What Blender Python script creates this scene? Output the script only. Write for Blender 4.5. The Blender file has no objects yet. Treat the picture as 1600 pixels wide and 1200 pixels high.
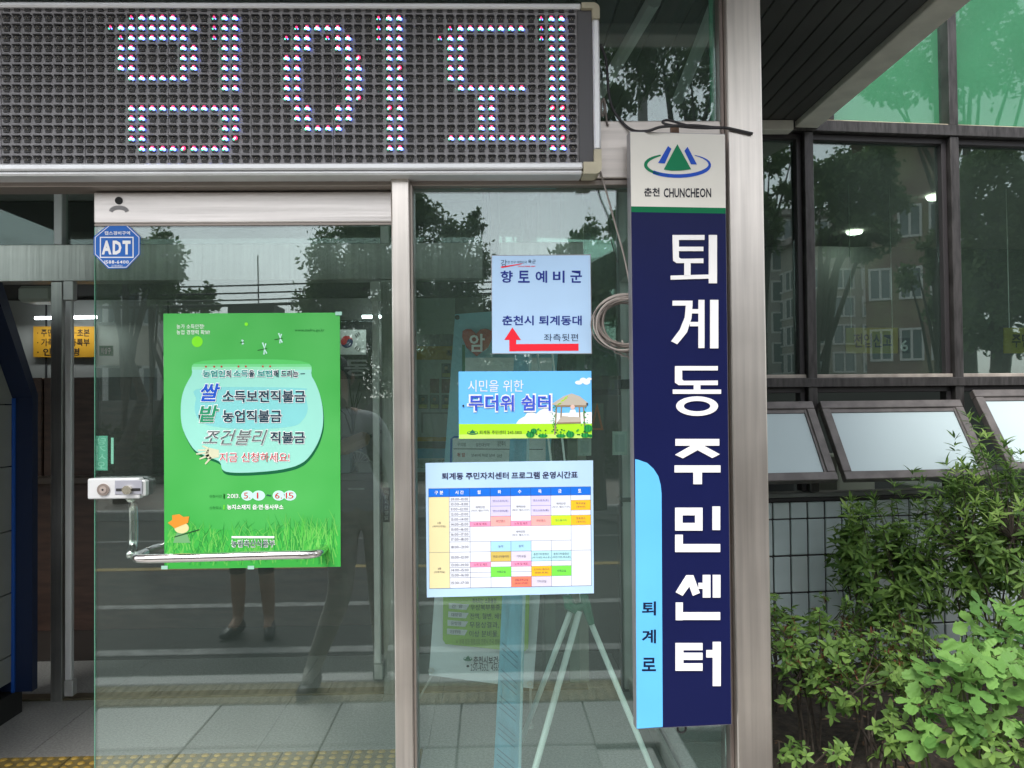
import bpy, math, random
import numpy as np
from mathutils import Vector, Matrix
PI = math.pi
rnd = random.Random(7)
SC = bpy.context.scene
COL = SC.collection

# ------------------------------------------------------------------ camera
FPX = 1294.0
YAW, PITCH, ROLL = math.radians(1.6), math.radians(1.2), math.radians(0.6)
CAM = Vector((0, -2.4, 1.5))
Fv = Vector((math.sin(YAW)*math.cos(PITCH), math.cos(YAW)*math.cos(PITCH), math.sin(PITCH)))
R0 = Fv.cross(Vector((0, 0, 1))).normalized()
U0 = R0.cross(Fv).normalized()
Rv = (math.cos(ROLL)*R0 - math.sin(ROLL)*U0)
Uv = (math.sin(ROLL)*R0 + math.cos(ROLL)*U0)
cd = bpy.data.cameras.new('camera')
cam = bpy.data.objects.new('camera', cd)
COL.objects.link(cam)
cd.sensor_width = 36
cd.lens = FPX/1600*36
cd.clip_start = 0.05
cd.clip_end = 1500
M3 = Matrix((Rv, Uv, -Fv)).transposed()
cam.matrix_world = Matrix.Translation(CAM) @ M3.to_4x4()
SC.camera = cam

# ------------------------------------------------------------------ sky, sun, exposure
SUN_EL, SUN_ROT = math.radians(52), math.radians(200)
w = bpy.data.worlds.new('World')
SC.world = w
w.use_nodes = True
nt = w.node_tree
bg = nt.nodes['Background']
sky = nt.nodes.new('ShaderNodeTexSky')
sky.sky_type = 'NISHITA'
sky.sun_disc = False
sky.sun_elevation = SUN_EL
sky.sun_rotation = SUN_ROT
sky.air_density = 1.0
sky.dust_density = 1.0
sky.ozone_density = 1.0
hs = nt.nodes.new('ShaderNodeHueSaturation')
hs.inputs['Saturation'].default_value = 0.22
# overcast: soft cloud brightness over the whole dome
tc = nt.nodes.new('ShaderNodeTexCoord')
ns = nt.nodes.new('ShaderNodeTexNoise')
ns.inputs['Scale'].default_value = 2.2
ns.inputs['Detail'].default_value = 4
mr = nt.nodes.new('ShaderNodeMapRange')
mr.inputs[1].default_value = 0.3
mr.inputs[2].default_value = 0.7
mr.inputs[3].default_value = 0.82
mr.inputs[4].default_value = 1.15
mx = nt.nodes.new('ShaderNodeMix')
mx.data_type = 'RGBA'
mx.blend_type = 'MULTIPLY'
mx.inputs[0].default_value = 1.0
nt.links.new(tc.outputs['Generated'], ns.inputs['Vector'])
nt.links.new(ns.outputs[0], mr.inputs[0])
nt.links.new(sky.outputs[0], hs.inputs['Color'])
nt.links.new(hs.outputs[0], mx.inputs[6])
nt.links.new(mr.outputs[0], mx.inputs[7])
nt.links.new(mx.outputs[2], bg.inputs['Color'])
bg.inputs['Strength'].default_value = 0.15
sd = bpy.data.lights.new('sun', 'SUN')
sd.energy = 1.5
sd.angle = math.radians(25)
sd.color = (1.0, 0.97, 0.93)
sun = bpy.data.objects.new('sun', sd)
COL.objects.link(sun)
# sky sun_rotation is measured clockwise from +Y
sdir = Vector((math.sin(SUN_ROT)*math.cos(SUN_EL), math.cos(SUN_ROT)*math.cos(SUN_EL), math.sin(SUN_EL)))
sun.rotation_euler = (-sdir).to_track_quat('-Z', 'Y').to_euler()
SC.view_settings.view_transform = 'Standard'
SC.view_settings.look = 'None'
SC.view_settings.gamma = 1
SC.view_settings.use_curve_mapping = False
SC.view_settings.exposure = 1.27
SC.cycles.transparent_max_bounces = 16
SC.cycles.max_bounces = 8
SC.cycles.sample_clamp_indirect = 6

# ------------------------------------------------------------------ pixel -> world helpers (1600x1200 photo pixels)
def ray(px, py):
    return (Fv + Rv*((px-800)/FPX) - Uv*((py-600)/FPX))
def at(px, py, Y):
    d = ray(px, py)
    return CAM + d*((Y-CAM.y)/d.y)
def atr(px, py, D):
    """real place of something mirrored in the door glass (plane y=0), D metres behind it"""
    p = at(px, py, D)
    return Vector((p.x, -p.y, p.z))
class Frame:
    """local frame: x along the face, y into the building, z up"""
    def __init__(s, loc, deg=0, tilt=0):
        s.loc = Vector(loc)
        s.rot = Matrix.Rotation(math.radians(deg), 3, 'Z') @ Matrix.Rotation(math.radians(tilt), 3, 'X')
        s.inv = s.rot.transposed()
    def at(s, px, py, off=0.0):
        c = s.inv @ (CAM-s.loc)
        d = s.inv @ ray(px, py)
        return c + d*((off-c.y)/d.y)
    def world(s, v):
        return s.rot @ Vector(v) + s.loc
    def place(s, o):
        o.location = s.loc
        o.rotation_euler = s.rot.to_euler()

# ------------------------------------------------------------------ materials
MATS = {}
def mat(name, col, rough=0.6, metal=0.0, spec=0.5, noise=0.0, nscale=20, bump=0.0, stretch=None, emit=0.0, col2=None, coat=0, detail=4, lo=.35, hi=.65):
    if name in MATS: return MATS[name]
    m = bpy.data.materials.new(name)
    m.use_nodes = True
    N = m.node_tree.nodes; L = m.node_tree.links
    b = N['Principled BSDF']
    c4 = (*col, 1)
    b.inputs['Base Color'].default_value = c4
    b.inputs['Roughness'].default_value = rough
    b.inputs['Metallic'].default_value = metal
    b.inputs['Specular IOR Level'].default_value = spec
    if coat: b.inputs['Coat Weight'].default_value = coat
    if emit:
        b.inputs['Emission Color'].default_value = c4
        b.inputs['Emission Strength'].default_value = emit
    if noise or bump or col2:
        t = N.new('ShaderNodeTexCoord')
        mp = N.new('ShaderNodeMapping')
        if stretch: mp.inputs['Scale'].default_value = stretch
        n = N.new('ShaderNodeTexNoise')
        n.inputs['Scale'].default_value = nscale
        n.inputs['Detail'].default_value = detail
        L.new(t.outputs['Object'], mp.inputs[0]); L.new(mp.outputs[0], n.inputs['Vector'])
        r = N.new('ShaderNodeValToRGB')
        r.color_ramp.elements[0].position = lo
        r.color_ramp.elements[1].position = hi
        if col2 is None:
            a = tuple(max(0, c*(1-noise)) for c in col); z = tuple(min(1, c*(1+noise)) for c in col)
        else:
            a, z = col, col2
        r.color_ramp.elements[0].color = (*a, 1); r.color_ramp.elements[1].color = (*z, 1)
        L.new(n.outputs[0], r.inputs[0]); L.new(r.outputs[0], b.inputs['Base Color'])
        if bump:
            bp = N.new('ShaderNodeBump')
            bp.inputs['Strength'].default_value = bump
            bp.inputs['Distance'].default_value = 0.01
            L.new(n.outputs[0], bp.inputs['Height']); L.new(bp.outputs[0], b.inputs['Normal'])
    MATS[name] = m
    return m
def steel(name, col, rough, stretch, dirt=0.25, metal=0.9):
    """brushed sheet steel: fine streaks, soft smudges"""
    if name in MATS: return MATS[name]
    m = bpy.data.materials.new(name); m.use_nodes = True
    N = m.node_tree.nodes; L = m.node_tree.links; b = N['Principled BSDF']
    b.inputs['Metallic'].default_value = metal
    t = N.new('ShaderNodeTexCoord')
    mp = N.new('ShaderNodeMapping'); mp.inputs['Scale'].default_value = stretch
    n = N.new('ShaderNodeTexNoise'); n.inputs['Scale'].default_value = 60; n.inputs['Detail'].default_value = 3
    n2 = N.new('ShaderNodeTexNoise'); n2.inputs['Scale'].default_value = 2.6; n2.inputs['Detail'].default_value = 5
    L.new(t.outputs['Object'], mp.inputs[0]); L.new(mp.outputs[0], n.inputs['Vector']); L.new(t.outputs['Object'], n2.inputs['Vector'])
    mr1 = N.new('ShaderNodeMapRange'); mr1.inputs[1].default_value = .3; mr1.inputs[2].default_value = .7; mr1.inputs[3].default_value = 0.84; mr1.inputs[4].default_value = 1.08
    mr2 = N.new('ShaderNodeMapRange'); mr2.inputs[1].default_value = .3; mr2.inputs[2].default_value = .7; mr2.inputs[3].default_value = 1-dirt; mr2.inputs[4].default_value = 1.05
    L.new(n.outputs[0], mr1.inputs[0]); L.new(n2.outputs[0], mr2.inputs[0])
    mu = N.new('ShaderNodeMath'); mu.operation = 'MULTIPLY'
    L.new(mr1.outputs[0], mu.inputs[0]); L.new(mr2.outputs[0], mu.inputs[1])
    v = N.new('ShaderNodeVectorMath'); v.operation = 'SCALE'; v.inputs[0].default_value = col
    L.new(mu.outputs[0], v.inputs['Scale']); L.new(v.outputs[0], b.inputs['Base Color'])
    mr3 = N.new('ShaderNodeMapRange'); mr3.inputs[3].default_value = rough-.08; mr3.inputs[4].default_value = rough+.1
    L.new(n2.outputs[0], mr3.inputs[0]); L.new(mr3.outputs[0], b.inputs['Roughness'])
    bp = N.new('ShaderNodeBump'); bp.inputs['Strength'].default_value = .35; bp.inputs['Distance'].default_value = .002
    L.new(n.outputs[0], bp.inputs['Height']); L.new(bp.outputs[0], b.inputs['Normal'])
    MATS[name] = m
    return m
def glass(name, tint, refl=1.9, wob=0.0, dust=.015):
    if name in MATS: return MATS[name]
    m = bpy.data.materials.new(name); m.use_nodes = True
    N = m.node_tree.nodes; L = m.node_tree.links
    N.remove(N['Principled BSDF'])
    tr = N.new('ShaderNodeBsdfTransparent'); tr.inputs[0].default_value = (*tint, 1)
    gl = N.new('ShaderNodeBsdfGlossy'); gl.inputs['Roughness'].default_value = 0.0
    gl.inputs['Color'].default_value = (.9, .97, .97, 1)
    # Schlick reflectance of one surface; same from both sides so light passes through the thin sheet
    lw = N.new('ShaderNodeLayerWeight'); lw.inputs['Blend'].default_value = 0.5
    pw = N.new('ShaderNodeMath'); pw.operation = 'POWER'; pw.inputs[1].default_value = 5
    fr = N.new('ShaderNodeMath'); fr.operation = 'MULTIPLY_ADD'; fr.inputs[1].default_value = .96; fr.inputs[2].default_value = .04
    L.new(lw.outputs['Facing'], pw.inputs[0]); L.new(pw.outputs[0], fr.inputs[0])
    mu = N.new('ShaderNodeMath'); mu.operation = 'MULTIPLY'; mu.inputs[1].default_value = refl; mu.use_clamp = True
    mi = N.new('ShaderNodeMixShader')
    L.new(fr.outputs[0], mu.inputs[0]); L.new(mu.outputs[0], mi.inputs[0])
    L.new(tr.outputs[0], mi.inputs[1]); L.new(gl.outputs[0], mi.inputs[2])
    if wob:
        t = N.new('ShaderNodeTexCoord'); n = N.new('ShaderNodeTexNoise'); n.inputs['Scale'].default_value = 1.3; n.inputs['Detail'].default_value = 1
        bp = N.new('ShaderNodeBump'); bp.inputs['Strength'].default_value = wob; bp.inputs['Distance'].default_value = .02
        L.new(t.outputs['Object'], n.inputs['Vector']); L.new(n.outputs[0], bp.inputs['Height']); L.new(bp.outputs[0], gl.inputs['Normal'])
    # thin film of dust and wipe marks
    tc_ = N.new('ShaderNodeTexCoord'); nd = N.new('ShaderNodeTexNoise'); nd.inputs['Scale'].default_value = 2.5; nd.inputs['Detail'].default_value = 6
    md = N.new('ShaderNodeMapRange'); md.inputs[1].default_value = .3; md.inputs[2].default_value = .7; md.inputs[3].default_value = dust*.7; md.inputs[4].default_value = dust*1.3
    df = N.new('ShaderNodeBsdfDiffuse'); df.inputs[0].default_value = (.44, .58, .52, 1); m2 = N.new('ShaderNodeMixShader')
    L.new(tc_.outputs['Object'], nd.inputs['Vector']); L.new(nd.outputs[0], md.inputs[0]); L.new(md.outputs[0], m2.inputs[0])
    L.new(mi.outputs[0], m2.inputs[1]); L.new(df.outputs[0], m2.inputs[2])
    L.new(m2.outputs[0], N['Material Output'].inputs['Surface'])
    MATS[name] = m
    return m
def leafmat(name, a, b_, rough=.45, trans=.25):
    if name in MATS: return MATS[name]
    m = bpy.data.materials.new(name); m.use_nodes = True
    N = m.node_tree.nodes; L = m.node_tree.links; b = N['Principled BSDF']
    oi = N.new('ShaderNodeNewGeometry')
    ob = N.new('ShaderNodeObjectInfo')
    ad = N.new('ShaderNodeMath'); ad.operation = 'ADD'
    fr = N.new('ShaderNodeMath'); fr.operation = 'FRACT'
    L.new(oi.outputs['Random Per Island'], ad.inputs[0]); L.new(ob.outputs['Random'], ad.inputs[1]); L.new(ad.outputs[0], fr.inputs[0])
    r = N.new('ShaderNodeValToRGB'); r.color_ramp.elements[0].color = (*a, 1); r.color_ramp.elements[1].color = (*b_, 1)
    L.new(fr.outputs[0], r.inputs[0]); L.new(r.outputs[0], b.inputs['Base Color'])
    b.inputs['Roughness'].default_value = rough; b.inputs['Specular IOR Level'].default_value = .22
    tl = N.new('ShaderNodeBsdfTranslucent'); L.new(r.outputs[0], tl.inputs[0])
    mi = N.new('ShaderNodeMixShader'); mi.inputs[0].default_value = trans
    L.new(b.outputs[0], mi.inputs[1]); L.new(tl.outputs[0], mi.inputs[2]); L.new(mi.outputs[0], N['Material Output'].inputs['Surface'])
    MATS[name] = m
    return m
def pr(name, r, g, b, rough=.5, spec=.14):
    """printed ink / paint given as the sRGB colour of the thing (0-255)"""
    f = lambda c: ((c/255+.055)/1.055)**2.4 if c > 10 else c/255/12.92
    return mat('ink_'+name, (f(r), f(g), f(b)), rough=rough, spec=spec, noise=.035, nscale=5, detail=6)

STEEL = steel('brushed_steel', (.72, .66, .60), .30, (1, 1, .03), .22)
STEEL_H = steel('brushed_steel_flat', (.72, .67, .63), .36, (.03, 1, 1), .18, .75)
BEAM = steel('beam_sheet', (.66, .60, .55), .42, (.03, 1, 1), .15, .65)
CHROME = mat('polished_steel', (.8, .76, .74), .12, 1.0)
ALU = mat('satin_aluminium', (.62, .62, .60), .38, .7, noise=.08, nscale=8)
ALUW = mat('pale_anodised_aluminium', (.70, .70, .70), .35, .35, noise=.05, nscale=6)
OLDCAP = mat('yellowed_plastic', (.50, .45, .32), .5, noise=.12, nscale=15)
BRONZE = mat('dark_bronze_frame', (.050, .046, .045), .42, .35, noise=.35, nscale=9, stretch=(6, 1, 1), bump=.15)
BRONZE2 = mat('weathered_bronze_sash', (.125, .112, .106), .5, .3, noise=.2, nscale=14, bump=.1)
BLACK = mat('black_rubber', (.012, .012, .012), .6)
GLASS = glass('door_glass', (.90, .97, .93), 2.7, 0, .018)
GLASSF = glass('front_glass', (.90, .97, .94), 2.5, 0, .03)
GLASSW = glass('wing_glass', (.76, .86, .81), 2.9, .015, .022)
GLASSI = glass('inner_glass', (.86, .92, .89), 1.0)
GRANITE = mat('granite_paving', (.25, .247, .235), .45, noise=.0, col2=(.35, .345, .33), nscale=90, bump=.05, lo=.4, hi=.6)
GRANITE2 = mat('granite_paving_light', (.38, .375, .36), .45, col2=(.48, .47, .45), nscale=80, bump=.05)

# ------------------------------------------------------------------ mesh builder and object helpers
class MB:
    def __init__(s): s.v = []; s.f = []; s.m = []
    def add(s, vs, fs, mi=0):
        n = len(s.v); s.v += [tuple(v) for v in vs]
        s.f += [tuple(i+n for i in f) for f in fs]; s.m += [mi]*len(fs)
    def box(s, a, b, mi=0, bev=0.0):
        x0, x1 = sorted((a[0], b[0])); y0, y1 = sorted((a[1], b[1])); z0, z1 = sorted((a[2], b[2]))
        if bev:
            e = min(bev, (x1-x0)*.45, (y1-y0)*.45, (z1-z0)*.45)
            # chamfer along all edges
            vs = []
            for x, sx in ((x0, 1), (x1, -1)):
                for y, sy in ((y0, 1), (y1, -1)):
                    for z, sz in ((z0, 1), (z1, -1)):
                        vs += [(x, y+sy*e, z+sz*e), (x+sx*e, y, z+sz*e), (x+sx*e, y+sy*e, z)]
            I = lambda ix, iy, iz, k: ((ix*2+iy)*2+iz)*3+k
            fs = []
            for i in (0, 1):
                fs.append([I(i, 0, 0, 0), I(i, 1, 0, 0), I(i, 1, 1, 0), I(i, 0, 1, 0)])
                fs.append([I(0, i, 0, 1), I(1, i, 0, 1), I(1, i, 1, 1), I(0, i, 1, 1)])
                fs.append([I(0, 0, i, 2), I(1, 0, i, 2), I(1, 1, i, 2), I(0, 1, i, 2)])
                for j in (0, 1):
                    fs.append([I(i, j, 0, 0), I(i, j, 1, 0), I(i, j, 1, 1), I(i, j, 0, 1)])
                    fs.append([I(i, 0, j, 0), I(i, 1, j, 0), I(i, 1, j, 2), I(i, 0, j, 2)])
                    fs.append([I(0, i, j, 1), I(1, i, j, 1), I(1, i, j, 2), I(0, i, j, 2)])
                    for k in (0, 1): fs.append([I(i, j, k, 0), I(i, j, k, 1), I(i, j, k, 2)])
            s.add(vs, fs, mi); return
        vs = [(x0, y0, z0), (x1, y0, z0), (x1, y1, z0), (x0, y1, z0), (x0, y0, z1), (x1, y0, z1), (x1, y1, z1), (x0, y1, z1)]
        s.add(vs, [(0, 3, 2, 1), (4, 5, 6, 7), (0, 1, 5, 4), (1, 2, 6, 5), (2, 3, 7, 6), (3, 0, 4, 7)], mi)
    def hexa(s, q0, q1, mi=0):
        """solid between quad q0 (front) and quad q1 (back)"""
        s.add(list(q0)+list(q1), [(0, 1, 2, 3), (7, 6, 5, 4), (0, 4, 5, 1), (1, 5, 6, 2), (2, 6, 7, 3), (3, 7, 4, 0)], mi)
    def prism(s, pts, y0, y1, mi=0):
        """pts [(x,z)] extruded along y"""
        n = len(pts)
        s.add([(x, y0, z) for x, z in pts]+[(x, y1, z) for x, z in pts],
              [tuple(range(n)), tuple(range(2*n-1, n-1, -1))]+[(i, (i+n), (i+1) % n+n, (i+1) % n) for i in range(n)], mi)
    def tube(s, pts, r, n=8, mi=0, caps=True):
        pts = [Vector(p) for p in pts]
        rs = r if isinstance(r, (list, tuple)) else [r]*len(pts)
        up = Vector((0, 0, 1)); rings = []; base = len(s.v)
        prev = None
        for i, p in enumerate(pts):
            t = (pts[min(i+1, len(pts)-1)]-pts[max(i-1, 0)]).normalized()
            if prev is None:
                a = t.cross(up if abs(t.z) < .9 else Vector((1, 0, 0))).normalized()
            else:
                a = (prev - t*prev.dot(t)).normalized()
            prev = a; b = t.cross(a)
            for k in range(n):
                an = 2*PI*k/n
                s.v.append(tuple(p+(a*math.cos(an)+b*math.sin(an))*rs[i]))
        for i in range(len(pts)-1):
            for k in range(n):
                s.f.append((base+i*n+k, base+i*n+(k+1) % n, base+(i+1)*n+(k+1) % n, base+(i+1)*n+k)); s.m.append(mi)
        if caps:
            s.f.append(tuple(base+k for k in range(n))[::-1]); s.f.append(tuple(base+(len(pts)-1)*n+k for k in range(n))); s.m += [mi, mi]
    def round_tube(s, pts, r, n=8, k=6):
        P = [Vector(p) for p in pts]; Q = []
        for i in range(len(P)-1):
            p0, p1, p2, p3 = P[max(i-1, 0)], P[i], P[i+1], P[min(i+2, len(P)-1)]
            for j in range(k):
                t = j/k; Q.append(.5*((2*p1)+(p2-p0)*t+(2*p0-5*p1+4*p2-p3)*t*t+(3*p1-p0-3*p2+p3)*t**3))
        Q.append(P[-1]); s.tube(Q, r, n)
    def disc(s, c, r, y0, y1, n=24, mi=0, rz=None):
        rz = rz or r
        s.prism([(c[0]+r*math.cos(2*PI*k/n), c[1]+rz*math.sin(2*PI*k/n)) for k in range(n)], y0, y1, mi)
    def mesh(s, name, mats):
        me = bpy.data.meshes.new(name)
        me.from_pydata(s.v, [], s.f)
        for m in (mats if isinstance(mats, (list, tuple)) else [mats]): me.materials.append(m)
        if len(me.materials) > 1: me.polygons.foreach_set('material_index', s.m)
        me.update()
        return me
    def build(s, name, mats, parent=None, smooth=False):
        me = s.mesh(name, mats)
        if smooth: me.polygons.foreach_set('use_smooth', [True]*len(me.polygons))
        o = bpy.data.objects.new(name, me); COL.objects.link(o)
        if parent: o.parent = parent
        return o
def link(name, me, parent=None, loc=(0, 0, 0), rot=None, scale=None):
    o = bpy.data.objects.new(name, me); COL.objects.link(o); o.location = loc
    if rot is not None: o.rotation_euler = rot
    if scale is not None: o.scale = scale
    if parent: o.parent = parent
    return o
def tag(o, label=None, cat=None, group=None, kind=None):
    if label: o['label'] = label
    if cat: o['category'] = cat
    if group: o['group'] = group
    if kind: o['kind'] = kind
    return o
def thing(name, label, cat, loc=(0, 0, 0), rotz=0, group=None):
    o = bpy.data.objects.new(name, None); COL.objects.link(o)
    o.empty_display_size = .1
    o.location = loc; o.rotation_euler = (0, 0, rotz)
    return tag(o, label, cat, group)
def struct(name, mb, m):
    return tag(mb.build(name, m), kind='structure')
def lift(root, pts):
    """world points -> local points of a frame-like empty with translation only"""
    return [Vector(p)-root.location for p in pts]

# ---- text
TXT = {}
TSC = bpy.data.scenes.new('text_bench')
WORDS = """퇴계동 주민센터 주민자치센터 프로그램 운영시간표 퇴계로 춘천 향토예비군 춘천시 퇴계동대 좌측뒷편 강한 친구 대한민국 육군
시민을 위한 무더위 쉼터 캡스경비구역 고객센터 당기시오 이용시간평일 주민등록 등·초본 가족관계 등록부 인감증명 비상구 직원안내 강원인성을 키우는
암 우리암 검진대상자 검진주기 위 암 만40세 이상 남녀 2년 간 암 대장암 유방암 자궁경부암 우상복부통증, 체중감소 전액, 혈변, 배변습관변화
무용상결과, 유두습진 이상 분비물, 부정 출혈 계속되는 소화불량 ※ 본래 검진 중증으로 전환시 전국 병원 가능 춘천시보건소 구분 시간 월화수목금토
2층 체력단련실 3층 다목적실 체력단련 탁구, 헬스기구 노래 및 체조 댄스동아리 댄스스포츠(초) (중) 라인댄스 탁구교실 청소년 방송댄스 농악 하모니카동아리
기타교실 춘천기타합창단 하기대전 색소폰 하반기전 서예교실 오카리나동아리 생활과학교실 농가 소득안정! 농업 경쟁력 확보! 농업인의 소득을 보전해 드리는
쌀 소득보전직불금 밭 농업직불금 조건불리 직불금 지금 신청하세요! 신청기간 신청장소 농지소재지 읍·면·동사무소 농림축산식품부 전입신고 주민등록"""
ALLCH = ''.join(sorted(set(WORDS + ''.join(chr(c) for c in range(33, 127))) - set(' \n')))
def glyphs(bold):
    cu = bpy.data.curves.new('t', 'FONT'); cu.body = '\n'.join(ALLCH); cu.resolution_u = 2; cu.offset = bold; cu.space_line = 3
    o = bpy.data.objects.new('t', cu); TSC.collection.objects.link(o)
    with bpy.context.temp_override(scene=TSC, view_layer=TSC.view_layers[0]): dg = bpy.context.evaluated_depsgraph_get()
    me = o.evaluated_get(dg).to_mesh()
    V = [(v.co.x, v.co.y) for v in me.vertices]; per = [([], [], {}) for _ in ALLCH]
    for p in me.polygons:
        k = int(round((-V[p.vertices[0]][1]+.35)/3)); k = min(max(k, 0), len(ALLCH)-1)
        vs, fs, mp = per[k]; q = []
        for i in p.vertices:
            if i not in mp: mp[i] = len(vs); vs.append((V[i][0], V[i][1]+3*k))
            q.append(mp[i])
        fs.append(tuple(q))
    o.evaluated_get(dg).to_mesh_clear()
    bpy.data.objects.remove(o); bpy.data.curves.remove(cu)
    return {c: (vs, fs) for c, (vs, fs, _) in zip(ALLCH, per)}
def text_mesh(s, bold=0.0, res=2):
    bold = min((0, .022, .05), key=lambda b: abs(b-bold))
    k = (s, bold)
    if k in TXT: return TXT[k]
    if bold not in TXT: TXT[bold] = glyphs(bold)
    G_ = TXT[bold]; vs = []; fs = []; x = 0
    for c in s:
        if c == ' ': x += .30; continue
        gv, gf = G_[c]
        if not gv: x += .3; continue
        a = min(v[0] for v in gv); b = max(v[0] for v in gv)
        n = len(vs)
        if ord(c) > 0x1100: vs += [(v[0]+x, v[1]) for v in gv]; x += .92
        else: vs += [(v[0]-a+x+.03, v[1]) for v in gv]; x += (b-a)+.09
        fs += [tuple(i+n for i in f) for f in gf]
    xs = [v[0] for v in vs] or [0, 1]; ys = [v[1] for v in vs] or [0, 1]
    TXT[k] = (vs, fs, (min(xs), max(xs), min(ys), max(ys)))
    return TXT[k]
def put_text(mb, fr, s, box, off, mi=0, bold=0.0, tr=None, res=2, slant=0.0, mirror=False):
    """lettering fitted into the box (pixel corners x0,y0,x1,y1, via tr) on a frame's face"""
    vs, fs, (a, b, c, d) = text_mesh(s, bold, res)
    x0, y0, x1, y1 = box
    out = []
    for x, y in vs:
        u = (x-a)/(b-a+1e-9); v = (y-c)/(d-c+1e-9)
        if mirror: u = 1-u
        X = x0+(x1-x0)*u + slant*(v-.5)*(y1-y0); Y = y1+(y0-y1)*v
        if tr: X, Y = tr(X, Y)
        out.append(fr.at(X, Y, off))
    mb.add(out, fs, mi)
def poly(mb, fr, pts, off, mi=0, tr=None):
    mb.add([fr.at(*(tr(*p) if tr else p), off) for p in pts], [tuple(range(len(pts)))], mi)
def rect(mb, fr, x0, y0, x1, y1, off, mi=0, tr=None):
    poly(mb, fr, [(x0, y1), (x1, y1), (x1, y0), (x0, y0)], off, mi, tr)
def circ(mb, fr, cx, cy, rx, ry, off, mi=0, tr=None, n=24, a0=0, a1=360):
    pts = [(cx+rx*math.cos(math.radians(a0+(a1-a0)*k/n)), cy-ry*math.sin(math.radians(a0+(a1-a0)*k/n))) for k in range(n if a1-a0 == 360 else n+1)]
    poly(mb, fr, pts, off, mi, tr)
def stroke(mb, fr, pts, wd, off, mi=0, tr=None):
    """polyline of constant or varying width, in pixels"""
    ws = wd if isinstance(wd, (list, tuple)) else [wd]*len(pts)
    L = []; Rr = []
    for i, p in enumerate(pts):
        a = pts[max(i-1, 0)]; b = pts[min(i+1, len(pts)-1)]
        dx, dy = b[0]-a[0], b[1]-a[1]; l = math.hypot(dx, dy) or 1
        nx, ny = -dy/l*ws[i]/2, dx/l*ws[i]/2
        L.append((p[0]+nx, p[1]+ny)); Rr.append((p[0]-nx, p[1]-ny))
    for i in range(len(pts)-1):
        poly(mb, fr, [L[i], L[i+1], Rr[i+1], Rr[i]], off, mi, tr)
def panel(fr, quad, off, th, m, name, parent=None):
    """thin board between pixel corners (TL,TR,BR,BL)"""
    mb = MB()
    a = [fr.at(x, y, off) for x, y in quad]
    b = [v+Vector((0, th, 0)) for v in a]
    mb.hexa(a, b)
    return mb.build(name, m, parent)
def board(name, label, cat, fr, quad, off, th, m, group=None):
    """a sheet hung on a face: Empty at its lower middle, sheet and print as children in the same frame"""
    r = thing(name, label, cat, group=group)
    fr.place(r)
    o = fr.at((quad[2][0]+quad[3][0])/2, (quad[2][1]+quad[3][1])/2, off)
    r.location = fr.world(o)
    f2 = Frame(r.location, 0); f2.rot = fr.rot; f2.inv = fr.inv
    panel(f2, quad, 0, th, m, 'sheet', r)
    return r, f2

W = Frame((0, 0, 0))

# ================================================================== GROUND AND STREET
ASPH = mat('asphalt', (.035, .035, .035), .9, col2=(.058, .057, .055), nscale=60, bump=.4, lo=.3, hi=.7)
PAINT = mat('road_paint', (.22, .22, .215), .7, noise=.3, nscale=12)
YPAINT = mat('yellow_road_paint', (.32, .22, .06), .7, noise=.2, nscale=30)
KERB = mat('kerb_granite', (.42, .41, .40), .7, noise=.12, nscale=50)
SOIL = mat('garden_soil', (.022, .017, .012), .95, col2=(.05, .037, .026), nscale=30, bump=1.0)
mb = MB(); mb.box((-400, -9.4, -.16), (400, -2.24, -.13)); struct('road', mb, ASPH)
mb = MB(); mb.box((-400, -400, -.2), (400, 400, -.165)); struct('ground', mb, mat('far_ground', (.16, .16, .14), .9, noise=.2, nscale=.5))
# near pavement in slabs
PAV = [GRANITE, GRANITE2]
mb = MB(); mb.box((-60, -2.06, -.12), (60, -1.31, -.022)); mb.box((-60, -1.3095, -.12), (.699, -.02, -.022)); pav = struct('pavement', mb, KERB)
slab = MB(); slab.box((-.2965, -.2965, -.02), (.2965, .2965, 0), bev=.004); slabs = [slab.mesh('slab', m) for m in PAV]
for i in range(-9, 10):
    for j in range(3):
        if i*.6+.15 < .7 or j == 2: link('slab', slabs[(i*7+j*3) % 5 == 0], pav, (i*.6+.15, -.34-j*.6, 0))
mb = MB(); mb.box((-60, -2.235, -.16), (60, -2.075, .0), bev=.015); struct('kerb', mb, KERB)
for y, wd, m in ((-3.1, .13, PAINT), (-4.35, .13, PAINT), (-5.9, .14, YPAINT), (-7.6, .1, PAINT)):
    mb = MB(); mb.box((-60, y-wd/2, -.128), (60, y+wd/2, -.1265)); struct('lane_marking', mb, m)
mb = MB(); mb.box((-60, -9.6, -.16), (60, -9.41, .0), bev=.02); struct('far_kerb', mb, KERB)
mb = MB(); mb.box((-60, -13.5, -.15), (60, -9.61, -.005)); struct('far_pavement', mb, mat('far_paving', (.22, .19, .17), .8, noise=.15, nscale=14))

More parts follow.
